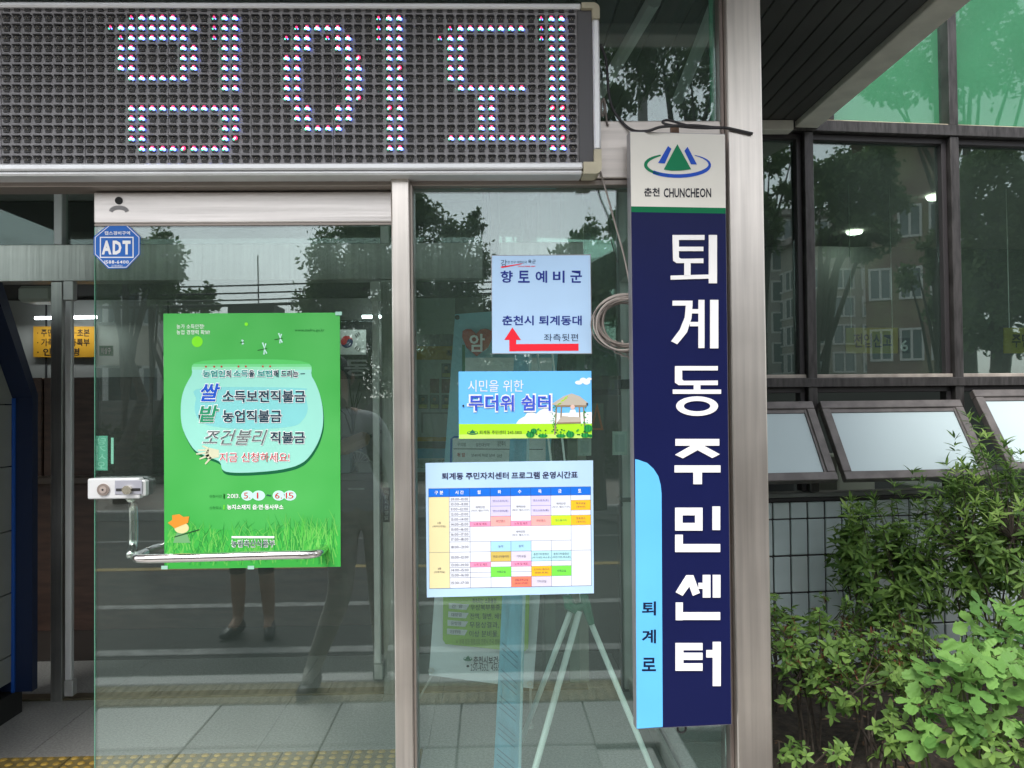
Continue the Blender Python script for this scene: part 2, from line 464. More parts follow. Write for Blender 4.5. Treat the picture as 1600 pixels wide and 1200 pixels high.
# tactile paving tiles (dots), indoors by the threshold and out on the pavement
YT = mat('yellow_tactile_tile', (.42, .27, .05), .6, noise=.25, nscale=14)
YTO = mat('worn_tactile_tile', (.22, .175, .085), .7, noise=.25, nscale=14)
tt = MB(); tt.box((-.1485, -.1485, -.012), (.1485, .1485, .002), bev=.003)
for i in range(6):
    for j in range(6):
        cx, cy = -.1237+i*.0495, -.1237+j*.0495
        n = 8
        r0, r1 = .0165, .010
        tt.add([(cx+r0*math.cos(2*PI*k/n), cy+r0*math.sin(2*PI*k/n), .002) for k in range(n)]+[(cx+r1*math.cos(2*PI*k/n), cy+r1*math.sin(2*PI*k/n), .007) for k in range(n)],
               [(k, (k+1) % n, (k+1) % n+n, k+n) for k in range(n)]+[tuple(range(n, 2*n))])
tt.m = [0 if len(q) != 4 and i < 40 else 1 for i, q in enumerate(tt.f)]
tt.m = [0]*26+[1]*(len(tt.f)-26)
YTB = mat('tactile_base', (.20, .15, .05), .7, noise=.2, nscale=20)
TT = tt.mesh('tactile_tile', [YTB, YT]); TTO = tt.mesh('tactile_tile', [YTO, YTO])

# vestibule floor
DI = 1.95            # inner glass line
mb = MB(); mb.box((-4.2, .07, -.12), (.72, 2.6, -.022)); vf = struct('vestibule_floor', mb, mat('mortar', (.24, .235, .225), .9))
xj = [-4.2, -3.1, -2.0, -1.02, -.28, .66]
yj = [.08, .93, 1.23, 1.95, 2.58]
for a in range(5):
    for b in range(4):
        if b == 1: continue
        s_ = MB(); s_.box((xj[a]+.001, yj[b]+.001, -.02), (xj[a+1]-.001, yj[b+1]-.001, 0), bev=.001)
        s_.build('floor_slab', GRANITE if (a+b) % 3 else mat('granite_paving_b', (.235, .232, .22), .42, col2=(.33, .325, .31), nscale=95, bump=.05, lo=.4, hi=.6), vf)
for i in range(15):
    x = -4.05+i*.3
    if x < -.45: link('tactile_tile', TT, vf, (x, 1.08, 0))
s_ = MB(); s_.box((-.30, .932, -.02), (.66, 1.228, 0), bev=.002); s_.build('floor_slab', GRANITE, vf)
tw = tag(bpy.data.objects.new('tactile_strip', None), 'strip of yellow tactile tiles along the pavement edge by the road', 'tactile paving'); COL.objects.link(tw)
tw.location = (-1, -1.9, 0)
for i in range(-8, 12): link('tactile_tile', TTO, tw, (i*.3, 0, .004))

# ================================================================== CANOPY
CX, CZ = 1.66, 2.97
can = thing('entrance_canopy', 'dark ribbed canopy soffit with beige edge beam over the entrance', 'canopy', (CX, 1.9, CZ))
PLK = mat('dark_soffit_plank', (.045, .043, .040), .55, noise=.25, nscale=5, stretch=(1, .3, 1))
EDGE = mat('beige_edge_beam', (.66, .63, .56), .6, noise=.08, nscale=8)
pl = MB(); pl.box((-.0395, -2.72, 0), (.0395, .1, .02), bev=.003); PL = pl.mesh('soffit_plank', PLK)
npl = 64
for i in range(npl): link('soffit_plank', PL, can, (-.045-.083*i, 0, .01))
mb = MB(); mb.box((0.0, -2.84, -.012), (.13, .12, .42), bev=.004); mb.build('edge_beam', EDGE, can)
mb = MB(); mb.box((-.083*npl, -2.84, -.03), (-.002, -2.725, .42), bev=.004); mb.build('front_beam', EDGE, can)
mb = MB(); mb.box((-.083*npl, -2.72, .035), (-.002, .1, .30)); mb.build('roof_deck', mat('roof_deck', (.2, .2, .2), .8), can)
mb = MB(); mb.box((-.32, .02, -.045), (-.03, .1, .008), bev=.003); mb.build('drip_trim', EDGE, can)

# ================================================================== VESTIBULE FRONT (frame, panes, door)
ves = thing('entrance_vestibule', 'stainless framed glass entrance vestibule with sliding door under the canopy', 'entrance', (0, 0, 0))
def zpx(py, px=640, Y=0): return at(px, py, Y).z
def xpx(px, py=620, Y=0): return at(px, py, Y).x
def bx(name, m, x0, x1, z0, z1, y0, y1, bev=.003, parent=ves):
    mb = MB(); mb.box((x0, y0, z0), (x1, y1, z1), bev=bev); return mb.build(name, m, parent)
zT0, zT1 = zpx(295), zpx(197)
zb1 = zpx(276)
XM0, XM1 = xpx(617.5), xpx(645)
XC0, XC1 = xpx(1133, 620), xpx(1186, 620)
XPL = xpx(1126, 620)
# transom: lower channel and upper sheet
bx('transom_beam', BEAM, -4.2, XPL+.0, zT0+.018, zT1, -.045, .06)
bx('transom_trim', mat('trim_brown', (.28, .24, .21), .4, .5), -4.2, XPL, zT0, zT0+.016, -.035, .05, .002)
bx('mullion', STEEL, XM0, XM1, 0.0, zb1, -.062, .055)
bx('mullion_edge', mat('trim_brown', (.28, .24, .21), .4, .5), XM1+.0005, XM1+.008, 0, zT0-.001, -.05, .05, .001)
bx('corner_post', STEEL, XC0, XC1, 0, CZ+.005, -.07, .05)
bx('post_return', mat('post_return', (.17, .14, .125), .35, .6, noise=.1, nscale=4), XPL+.001, XC0-.0005, 0, CZ+.004, -.04, .06, .002)
# fixed pane right of the mullion
def pane(name, x0, x1, z0, z1, y, m=GLASSF, th=.008, parent=ves):
    return bx(name, m, x0, x1, z0, z1, y-th/2, y+th/2, 0, parent)
pane('glass_pane', XM1+.009, XPL-.001, .06, zT0-.001, 0)
pane('glass_pane', xpx(640), XPL-.001, zT1+.001, CZ-.001, 0)
pane('glass_pane', -4.2, xpx(639), zT1+.001, CZ-.001, 0)
bx('pane_edge', mat('green_glass_edge', (.10, .30, .20), .2, emit=0), XPL-.014, XPL-.002, zT1+.002, CZ-.002, .006, .016, .001)
bx('sill_rail', STEEL_H, XM1+.009, XPL-.001, 0, .058, -.03, .03)
# return side of the vestibule: glass from the corner post back to the wing
bx('side_sill', STEEL_H, XC0+.02, XC0+.05, 0, .06, .052, DI, .002)
pane_s = MB(); pane_s.box((XC0+.03, .055, .062), (XC0+.038, DI-.05, zT0)); pane_s.build('side_pane', GLASS, ves)
pane_s = MB(); pane_s.box((XC0+.03, .055, zT1+.02), (XC0+.038, DI-.05, CZ)); pane_s.build('side_pane', GLASS, ves)
bx('side_beam', BEAM, XC0+.0, XC0+.06, zT0, zT1, .052, DI)
bx('side_post', ALU, XC0+.0, XC0+.07, 0, CZ, DI-.04, DI+.05)

# sliding door leaf
DX0, DX1 = xpx(143), xpx(614)
dz0 = zpx(346)
door = MB(); door.box((DX0, .012, zpx(345)), (DX1, .042, zpx(297)), bev=.003)
rail = door.build('door_rail', STEEL_H, ves)
bx('rail_lip', mat('trim_brown', (.28, .24, .21), .4, .5), DX0, DX1, dz0-.006, zpx(345)-.0005, .016, .038, .001, rail)
dc = at(183, 312, .0)
mb = MB(); mb.disc((dc.x, dc.z), .011, .010, .0135, 20); mb.build('key_hole', BLACK, rail)
mb = MB()
mb.prism([(dc.x+.028*math.cos(a), dc.z-.03+.016*math.sin(a)) for a in [PI*k/10 for k in range(11)]]+[(dc.x+.018*math.cos(a), dc.z-.034+.008*math.sin(a)) for a in [PI*(1-k/10) for k in range(11)]], .0108, .0135)
mb.build('arc_label', mat('grey_label', (.30, .29, .29), .6), rail)
dp = bx('door_pane', GLASS, DX0, DX1, .07, dz0-.007, .020, .030, 0)
bx('door_pane_edge', mat('green_glass_edge', (.10, .30, .20), .2), DX0-.002, DX0-.0003, .08, dz0-.008, .021, .029, .0)
bx('door_bottom_rail', STEEL_H, DX0, DX1, .012, .069, .012, .042)
# patch lock
lk0, lk1 = at(137, 780, -.01), at(227, 747, -.01)
mb = MB(); mb.box((lk0.x, -.012, lk0.z), (lk1.x-.015, .0185, lk1.z), bev=.003)
mb.box((lk1.x-.016, -.009, lk0.z+.006), (lk1.x, .0185, lk1.z-.006), bev=.004)
lock = mb.build('door_lock', ALUW, ves)
lc = at(162, 765, -.012)
mb = MB(); mb.disc((lc.x, lc.z), .017, -.017, -.0125, 24); mb.build('lock_cylinder', mat('brass_steel', (.42, .34, .30), .35, .8), lock)
mb = MB(); mb.disc((lc.x, lc.z), .010, -.0185, -.0172, 20); mb.disc((lc.x, lc.z), .003, -.0192, -.0186, 12, mi=1); mb.build('lock_ring', [mat('ring_pale', (.6, .5, .45), .3, .6), BLACK], lock)
mb = MB(); mb.box((at(180, 0, -.01).x, -.0145, at(0, 775, -.012).z), (at(222, 0, -.01).x, -.0125, at(0, 753, -.012).z), bev=.001)
mb.build('lock_plate', mat('plate_grey', (.46, .46, .52), .35, .5), lock)
kc = at(201, 765, -.012)
mb = MB(); mb.box((kc.x-.034, -.0155, kc.z-.004), (kc.x+.034, -.0148, kc.z+.004)); mb.build('lock_slot', BLACK, lock)
mb = MB(); mb.disc((kc.x, kc.z), .0125, -.028, -.0158, 24); mb.build('lock_knob', mat('knob_gold', (.75, .70, .55), .25, .9), lock)
# pull bar: outside horizontal tube, inside vertical tube
h0, h1 = at(203, 873, -.07), at(497, 866, -.07)
mb = MB()
mb.round_tube([(h0.x+.008, .018, h0.z+.002), (h0.x+.006, -.03, h0.z+.001), (h0.x+.014, -.058, h0.z), (h0.x+.04, -.071, h0.z), (h0.x+.1, -.072, h0.z), (h1.x-.1, -.072, h1.z), (h1.x-.04, -.071, h1.z), (h1.x-.012, -.058, h1.z), (h1.x-.002, -.03, h1.z), (h1.x, .018, h1.z)], .0125, 16)
mb.build('pull_bar', CHROME, ves, smooth=True)
v1 = at(207, 782, .08)
mb = MB(); q_ = [at(204, 778, .032), at(207, 781, .07), at(208, 790, .095), at(209, 812, .10), at(209, 836, .10), at(208, 852, .095), at(206, 862, .075), at(205, 867, .031)]; mb.round_tube(q_, .0135, 16)
mb.build('inner_pull_bar', CHROME, ves, smooth=True)

# ---- stickers on the door pane
G = Frame((0, .0195, 0))
def z7(x, y): return (x/3.43, 300+y/3.43)
def sticker(name, label, cat, fr, off, group=None):
    r = thing(name, label, cat, group=group); fr.place(r); return r
st, f2 = None, None
ST_ = thing('octagon_sticker', 'blue octagonal security company sticker at the top left of the glass door', 'sticker', (at(182, 386, 0).x, .0185, at(182, 386, 0).z))
fs = Frame(ST_.location)
mb = MB()
oc = [(585, 172), (680, 172), (752, 240), (752, 335), (680, 410), (580, 412), (503, 335), (503, 240)]
oc2 = [(628+(x-628)*.955, 290+(y-290)*.955) for x, y in oc]; oc3 = [(628+(x-628)*.925, 290+(y-290)*.925) for x, y in oc]
a = [fs.at(*z7(*p), 0) for p in oc]; mb.prism([(v.x, v.z) for v in a], -.0012, 0)
poly(mb, fs, oc2[::-1], -.0016, 1, z7); poly(mb, fs, oc3[::-1], -.0020, 0, z7)
rect(mb, fs, 535, 240, 716, 353, -.0024, 1, z7); rect(mb, fs, 541, 246, 710, 347, -.0028, 0, z7)
mb.build('sheet', [pr('sticker_blue', 50, 105, 185), pr('white', 235, 235, 235)], ST_)
mb = MB()
put_text(mb, fs, '캡스경비구역', (560, 210, 697, 230), -.0026, tr=z7, bold=.03)
put_text(mb, fs, 'ADT', (545, 260, 700, 335), -.0034, tr=z7, bold=.05)
put_text(mb, fs, '1588-6400', (560, 366, 690, 384), -.0026, tr=z7, bold=.03)
put_text(mb, fs, '고객센터', (595, 390, 655, 404), -.0026, tr=z7)
mb.build('lettering', pr('white', 235, 235, 235), ST_)
# small vertical pull sticker, seen from its back
a0, a1 = at(148, 735, .03), at(168, 680, .03)
v = thing('pull_sticker', 'small pale green vertical sticker above the door lock', 'sticker', ((a0.x+a1.x)/2, .0315, a0.z))
fv = Frame(v.location)
mb = MB(); rect(mb, fv, 148, 681, 168, 735, 0, 0); mb.v += [(p[0], p[1]+.001, p[2]) for p in mb.v]; mb.f += [(7, 6, 5, 4)]; mb.m += [0]
mb.build('sheet', pr('mint', 120, 190, 170), v)
mb = MB()
for i, ch in enumerate('당기시오'): put_text(mb, fv, ch, (151, 684+i*12.5, 165, 694.5+i*12.5), -.0006, mirror=True)
mb.build('lettering', pr('mintlight', 175, 225, 210), v)
bx('sticker_back', pr('mintlight', 175, 225, 210), at(173, 0, .03).x, at(177, 0, .03).x, at(0, 727, .03).z, at(0, 686, .03).z, .0305, .0315, 0, v).location = -v.location

# ================================================================== OFFICE FRONT LINE (inner glass wall) seen through the vestibule
inn = thing('inner_entrance', 'inner steel framed glass wall and door between vestibule and office', 'entrance', (-1, DI, 0))
DST = steel('inner_steel', (.55, .55, .52), .32, (1, 1, .03), .4)
def bi(name, m, px0, px1, py0, py1, y0, y1, Y=None, bev=.003, parent=None):
    Y = y0 if Y is None else Y
    a = at(px0, (py0+py1)/2, Y); b = at(px1, (py0+py1)/2, Y); t = at((px0+px1)/2, py0, Y); u = at((px0+px1)/2, py1, Y)
    P = parent or inn
    mb = MB(); l = P.location
    mb.box((a.x-l.x, y0-l.y, u.z-l.z), (b.x-l.x, y1-l.y, t.z-l.z), bev=bev); return mb.build(name, m, P)
zh0, zh1 = at(400, 440, DI).z, at(400, 384, DI).z
def bin_(name, m, x0, x1, z0, z1, y0, y1, bev=.003):
    l = inn.location; mb = MB(); mb.box((x0-l.x, y0-l.y, z0-l.z), (x1-l.x, y1-l.y, z1-l.z), bev=bev); return mb.build(name, m, inn)
bin_('header_beam', DST, -4.2, .5, zh0, zh1, DI-.06, DI+.06)
bin_('ceiling_beam', mat('dark_beam', (.03, .03, .028), .6), -4.2, .7, CZ-.22, CZ, DI-.05, DI+.07)
for p0, p1 in ((79, 97), (597, 614)): 
    x0, x1 = at(p0, 700, DI-.05).x, at(p1, 700, DI-.05).x
    bin_('post', DST, x0, x1, 0, zh0-.001, DI-.05, DI+.05)
for p0, p1 in ((83, 96), (594, 607)):
    x0, x1 = at(p0, 350, DI-.05).x, at(p1, 350, DI-.05).x
    bin_('upper_post', ALUW, x0, x1, zh1+.001, CZ-.221, DI-.045, DI+.02)
for p0, p1, t0, t1 in ((103, 113, 470, 1062), (583, 593, 470, 1036)):
    x0, x1 = at(p0, 700, DI-.1).x, at(p1, 700, DI-.1).x
    bin_('door_stile', ALUW, x0, x1, at(p0, t1, DI-.1).z, at(p0, t0, DI-.1).z, DI-.11, DI-.08)
    bin_('stile_foot', ALU, x0-.002, x1+.01, at(p0, t1+6, DI-.1).z-.06, at(p0, t1, DI-.1).z-.001, DI-.115, DI-.07)
    bin_('stile_head', ALU, x0-.008, x1+.01, at(p0, t0, DI-.1).z+.001, at(p0, t0, DI-.1).z+.1, DI-.115, DI-.07)
for x0, x1 in ((at(120, 0, DI).x, at(575, 0, DI).x),):
    bin_('inner_pane', GLASSI, at(614, 0, DI).x+.03, .46, .02, zh0-.001, DI-.004, DI+.004, 0)
    bin_('threshold', mat('threshold_brass', (.16, .14, .09), .4, .6), -4.2, .5, 0, .012, DI-.04, DI+.04, .002)
bin_('clear_pane', GLASSI, -4.2, .7, zh1+.001, CZ-.221, DI-.003, DI+.003, 0)
# black sign strip on the inner post
sp = thing('door_notice', 'narrow black vertical notice on the inner door post right of the green poster', 'notice', (at(603, 818, DI-.055).x, DI-.055, at(603, 818, DI-.055).z))
fsn = Frame(sp.location)
panel(fsn, [(598, 762), (609, 762), (609, 816), (598, 816)], -.001, .004, pr('blk', 15, 15, 15), 'sheet', sp)
mb = MB()
for i, ch in enumerate('이용시간평일'): put_text(mb, fsn, ch, (600.5, 766+i*8, 606.5, 772+i*8), -.0022)
mb.build('lettering', pr('greyw', 190, 190, 190), sp)

# grey wall kiosk with blue rim at the left
kio = thing('wall_kiosk', 'grey panelled booth with thick dark blue rim at the left edge', 'booth', (-2.45, 1.2, 0))
l = kio.location
xk = -2.32
prof = [(0.02, .17), (1.70, .17), (1.70, 1.42), (1.42, 1.86), (0.02, 1.86)]
def yzprism(mb, pts, x0, x1, mi=0):
    n = len(pts)
    mb.add([(x0-l.x, y-l.y, z) for y, z in pts]+[(x1-l.x, y-l.y, z) for y, z in pts], [tuple(range(n))[::-1], tuple(range(n, 2*n))]+[(i, (i+1) % n, (i+1) % n+n, i+n) for i in range(n)], mi)
KG = mat('kiosk_grey_laminate', (.235, .235, .215), .45, noise=.05, nscale=6)
zs = [.17, .30, .60, .90, 1.21, 1.51, 1.80, 2.02]
for a, b in zip(zs[:-1], zs[1:]):
    mb = MB()
    def yat(z): return 1.70 if z <= 1.54 else 1.70-(z-1.54)*.30/.48
    yzprism(mb, [(.02, a+.003), (yat(a)-.001, a+.003), (yat(b)-.001, b-.003)]+([] if not a < 1.54 < b else [])+[(.02, b-.003)] if not a < 1.54 < b else [(.02, a+.003), (1.699, a+.003), (1.699, 1.54), (yat(b)-.001, b-.003), (.02, b-.003)], xk-.03, xk)
    mb.build('panel', KG, kio)
mb = MB(); yzprism(mb, [(.02, .17), (1.69, .17), (1.69, 1.54), (1.39, 2.01), (.02, 2.01)], -2.7, xk-.031); mb.build('carcass', mat('kiosk_core', (.03, .03, .03), .7), kio)
BL = mat('kiosk_blue', (.007, .016, .05), .35)
mb = MB()
def rim(pts, x0, x1, t):
    inner = pts; outer = [(1.70+t, pts[0][1]), (1.70+t, 1.56), (1.41+t*.8, 2.02+t), (.02, 2.02+t)]
    n = len(inner)
    for i in range(n-1):
        q = [inner[i], outer[i], outer[i+1], inner[i+1]]
        mb.add([(x0-l.x, y-l.y, z) for y, z in q]+[(x1-l.x, y-l.y, z) for y, z in q], [(0, 1, 2, 3), (7, 6, 5, 4), (0, 4, 5, 1), (1, 5, 6, 2), (2, 6, 7, 3), (3, 7, 4, 0)])
rim([(1.702, .12), (1.702, 1.54), (1.402, 2.022), (.02, 2.022)], -2.7, -2.225, .05)
mb.build('rim', BL, kio)
mb = MB(); mb.box((xk+.002-l.x, 1.69-l.y, .12), (xk+.016-l.x, 1.7005-l.y, 1.54)); mb.build('blue_edge', mat('bright_blue_edge', (.01, .07, .32), .35), kio)
mb = MB(); yzprism(mb, [(.0, 0), (1.77, 0), (1.77, .115), (.0, .165)], -2.7, xk+.01); mb.build('kick_plate', BLACK, kio)

# ================================================================== OFFICE ROOM
WALLP = mat('office_wall', (.40, .40, .37), .8, noise=.04, nscale=3)
mb = MB(); mb.box((-6, DI+.65, -.12), (9, 9, -.002)); struct('office_floor', mb, mat('office_floor', (.035, .030, .026), .35, noise=.12, nscale=8))
mb = MB(); mb.box((-6, 9.0, -.1), (9, 9.15, 3.1)); struct('office_back_wall', mb, WALLP)
mb = MB(); mb.box((-6.15, DI+.1, -.1), (-6.0, 9, 3.1)); mb.box((9.0, 3.2, -.1), (9.15, 9, 3.1)); struct('office_side_wall', mb, WALLP)
mb = MB(); cp = [(-6, 2.07), (.9, 2.07), (1.7, 2.17), (9, 2.94), (9, 9), (-6, 9)]; mb.add([(x, y, 3.05) for x, y in cp]+[(x, y, 3.12) for x, y in cp], [(5, 4, 3, 2, 1, 0), (6, 7, 8, 9, 10, 11)]+[(i, (i+1) % 6, (i+1) % 6+6, i+6) for i in range(6)]); struct('office_ceiling', mb, mat('office_ceiling', (.30, .30, .28), .8))
mb = MB(); mb.box((-6, 3.9, 2.30), (.8, 4.0, 3.04)); struct('office_bulkhead', mb, mat('bulkhead', (.05, .048, .045), .7))
mb = MB(); mb.box((-4.6, DI+.1, -.1), (-4.2, 4, 3.04)); struct('lobby_wall', mb, WALLP)
mb = MB(); mb.box((-4.35, .0, 0), (-4.2, DI, 3.0)); struct('vestibule_side_wall', mb, WALLP)
# downlights
DL = mat('downlight', (1, 1, .9), emit=2.2)
dl = MB(); n = 24
dl.add([(.10*math.cos(2*PI*k/n), .10*math.sin(2*PI*k/n), 0) for k in range(n)]+[(.085*math.cos(2*PI*k/n), .085*math.sin(2*PI*k/n), -.02) for k in range(n)],
       [(k, (k+1) % n, (k+1) % n+n, k+n) for k in range(n)]+[tuple(range(n, 2*n))[::-1]])
DLM = dl.mesh('downlight', DL)
lab = ['round downlight in the office ceiling seen through the middle dark window', 'round downlight near the top right corner of the middle dark window',
       'round downlight halfway down beside the right window mullion', 'round downlight in the right dark window, larger of the two lit there',
       'small far downlight just right of the window mullion', 'tiny far downlight low in the middle dark window', 'thin far downlight above the yellow sign in the middle window', 'round downlight near the top of the glass door']
for (px, py), lb in zip([(1335, 362), (1463, 307), (1464, 398), (1505, 433), (1527, 434), (1435, 457), (1384, 491), (442, 351)], lab):
    d = ray(px, py); t = (3.04-CAM.z)/d.z; p = CAM+d*t
    if p.y > 8.8: t = (8.8-CAM.y)/d.y; p = CAM+d*t
    if px == 442: p = CAM+d*((2.94-CAM.z)/d.z)
    o = link('downlight', DLM, None, (p.x, p.y, min(p.z, 3.045)), scale=(.75, .75, 1))
    ld = bpy.data.lights.new('downlight_lamp', 'AREA'); ld.shape = 'DISK'; ld.size = .14; ld.energy = 1.6 if px != 442 else 20; ld.color = (1, 1, .92)
    lo = bpy.data.objects.new('downlight_lamp', ld); COL.objects.link(lo); lo.parent = o; lo.location = (0, 0, -.03)
    tag(o, lb, 'ceiling light', 'round downlights in the ceiling')
TUBE = mat('fluorescent_tube', (.85, .95, 1), emit=7.0)
for (a, b), lb in zip([((55, 497), (80, 497)), ((97, 496), (151, 495)), ((566, 495), (595, 495))], ['short lit fluorescent tube left of the steel door post', 'longer lit fluorescent tube behind the left edge of the glass door', 'lit fluorescent tube above the framed flag']):
    p, q = at(*a, 3.7), at(*b, 3.7)
    mb = MB(); mb.tube([(0, 0, 0), (q.x-p.x, 0, 0)], .011, 8); o = mb.build('fluorescent_tube', TUBE); o.location = p
    ld = bpy.data.lights.new('tube_lamp', 'AREA'); ld.shape = 'RECTANGLE'; ld.size = .5; ld.size_y = .04; ld.energy = .5; ld.color = (.9, .97, 1)
    lo = bpy.data.objects.new('tube_lamp', ld); COL.objects.link(lo); lo.parent = o; lo.location = ((q.x-p.x)/2, 0, -.03)
    tag(o, lb, 'ceiling light', 'fluorescent tubes in the office')

# counter
DW = mat('dark_wood', (.05, .026, .018), .4, noise=.3, nscale=6, stretch=(1, 1, 6))
def simple(name, label, cat, m, x0, x1, y0, y1, z0, z1, bev=.005, group=None):
    mb = MB(); cx, cy = (x0+x1)/2, (y0+y1)/2
    mb.box((x0-cx, y0-cy, 0), (x1-cx, y1-cy, z1-z0), bev=bev)
    o = mb.build(name, m); o.location = (cx, cy, z0); return tag(o, label, cat, group)
ct = thing('service_counter', 'dark wooden service counter behind the inner door', 'counter', (-1.5, 3.5, 0))
mb = MB(); mb.box((-1.9, -.25, 0), (1.6, .3, .98)); mb.build('counter_front', DW, ct)
mb = MB(); mb.box((-1.95, -.33, .982), (1.65, .36, 1.03), bev=.006); mb.build('counter_top', mat('counter_top', (.06, .045, .035), .3), ct)
# tall dark cabinet behind door at left
cb = thing('wooden_cabinet', 'dark reddish wooden cabinet under the yellow service sign', 'cabinet', (at(110, 640, 3.3).x, 3.5, 0))
zc = at(100, 590, 3.3).z
for i in range(3):
    mb = MB(); mb.box((-.55+i*.37, -.2, .05), (-.19+i*.37, .2, zc), bev=.006); mb.build('cabinet_door', DW, cb)
mb = MB(); mb.box((-.57, -.18, 0), (.58, .25, .048)); mb.build('plinth', BLACK, cb)
# partition wall behind signs (light grey), flag frame, notice board
YB = 3.86
bw = thing('partition_wall', 'pale office partition behind the framed flag and the yellow sign', 'partition', (-1.2, YB, 0))
mb = MB(); mb.box((-3, 0, .0), (1.6, .03, 2.29)); mb.build('wall_panel', mat('partition_grey', (.20, .205, .19), .7), bw)
for x in (-2.1, -1.2, -.3, .5):
    mb = MB(); mb.box((x, -.006, 0), (x+.012, -.0005, 2.28)); mb.build('joint_strip', BLACK, bw)
yb = YB-.03
def hung(name, label, cat, quad, Y, m, th=.01, group=None):
    return board(name, label, cat, W, quad, Y, th, m, group)
r, f = hung('service_sign', 'yellow office sign listing certificate services behind the steel door post', 'sign', [(52, 510), (149, 510), (149, 558), (52, 558)], yb, pr('sign_yellow', 165, 122, 32))
mb = MB()
for i, t_ in enumerate(['· 주민등록 등·초본', '· 가족관계 등록부', '· 인감증명']):
    put_text(mb, f, t_, (58, 514+i*15, 140 if i < 2 else 124, 526+i*15), -.0015, bold=.015)
mb.build('lettering', pr('brownblk', 45, 35, 25), r)
r, f = hung('exit_sign', 'small green emergency exit sign seen through the door glass', 'sign', [(155, 540), (176, 540), (176, 556), (155, 556)], yb-.3, pr('exit_green', 20, 120, 80))
mb = MB(); put_text(mb, f, '비상구', (158, 543, 173, 553), -.0015, bold=.02); mb.build('lettering', pr('white', 235, 235, 235), r)
r, f = hung('flag_frame', 'framed national flag above calligraphy right of the green poster', 'picture', [(500, 500), (583, 500), (583, 592), (500, 592)], yb, pr('frame_dark', 28, 28, 28))
mb = MB(); rect(mb, f, 515, 515, 572, 554, -.002, 0); mb.build('flag_field', pr('flag_white', 165, 170, 165), r)
mb = MB(); circ(mb, f, 542, 534, 9.5, 9.5, -.0035, 0, a0=0, a1=180); circ(mb, f, 542, 534, 9.5, 9.5, -.0035, 1, a0=180, a1=360)
circ(mb, f, 537.2, 534, 4.8, 4.8, -.0042, 0); circ(mb, f, 546.8, 534, 4.8, 4.8, -.0042, 1)
mb.build('flag_circle', [pr('flag_red', 150, 35, 40), pr('flag_navy', 25, 35, 75)], r)
mb = MB()
for sx, sy in ((-1, -1), (1, -1), (-1, 1), (1, 1)):
    for k in range(3):
        cx, cy = 542+sx*(14+k*2.6), 534+sy*(9+k*1.7)
        stroke(mb, f, [(cx-3*.55, cy+sx*sy*3*.84), (cx+3*.55, cy-sx*sy*3*.84)], 1.4, -.0035)
mb.build('flag_bars', pr('blk', 15, 15, 15), r)
mb = MB(); put_text(mb, f, '동', (538, 562, 577, 588), -.002, bold=.03); mb.build('calligraphy', pr('greydim', 110, 112, 110), r)
# organisation board with photographs
r, f = hung('organisation_board', 'grey notice board with yellow bands and staff photographs beside the mullion', 'notice board', [(628, 541), (760, 541), (760, 690), (628, 690)], 3.3, pr('board_grey', 178, 186, 184), .02)
mb = MB(); rect(mb, f, 628.5, 541, 759.5, 562, -.002, 0); rect(mb, f, 628.5, 683, 759.5, 689.5, -.002, 0); mb.build('yellow_band', pr('board_yellow', 190, 150, 40), r)
mb = MB(); put_text(mb, f, '직원안내', (697, 547, 745, 558), -.004, bold=.02); mb.build('lettering', pr('brownblk', 45, 35, 25), r)
PH = [(690, 568, 1), (672, 592, 0), (690, 592, 0), (654, 617, 1), (672, 617, 1), (690, 617, 1), (636, 610, 0), (636, 637, 1), (636, 660, 1), (708, 617, 1), (708, 592, 0)]
for x, y, ph in PH:
    mb = MB(); rect(mb, f, x, y, x+14, y+22, -.003, 0 if ph else 1)
    if ph:
        rect(mb, f, x+1, y+15, x+13, y+21, -.0045, 3); rect(mb, f, x+1.2, y+1, x+12.8, y+14.5, -.0042, 2)
        circ(mb, f, x+7, y+6.5, 2.6, 3.3, -.0056, 4, n=14); circ(mb, f, x+7, y+4.6, 2.9, 2.2, -.0063, 0, n=14, a0=0, a1=180); poly(mb, f, [(x+2.5, y+14.5), (x+11.5, y+14.5), (x+9.5, y+10.4), (x+4.5, y+10.4)], -.0056, 0)
    mb.build('photo_card', [pr('photo_dark', 35, 38, 42), pr('card_red', 110, 45, 35), pr('photo_bg', 105, 115, 120), pr('card_yellow', 185, 180, 90), pr('skin_tone', 185, 150, 125)], r)
mb = MB()
for q in ((658, 644, 700, 647), (658, 644, 661, 676)): rect(mb, f, *q, -.003, 0)
mb.build('grey_bracket', pr('board_line', 120, 128, 128), r)
r, f = hung('blue_notice', 'sky blue notice under the staff board, left of the leaning banner', 'notice', [(635, 701), (735, 701), (735, 741), (635, 741)], 3.2, pr('notice_blue', 95, 170, 205), .015)
mb = MB(); rect(mb, f, 635.5, 716, 734.5, 740.5, -.002, 1); put_text(mb, f, '강원인성을 키우는', (650, 718, 702, 731), -.0035, mi=0); mb.build('print', [pr('inkdark', 50, 55, 60), pr('notice_pale', 175, 200, 205)], r)
r, f = hung('white_panel', 'pale rectangular panel under the header beam right of the mullion', 'panel', [(648, 466), (711, 466), (711, 522), (648, 522)], 2.9, pr('panel_pale', 175, 190, 180), .02)
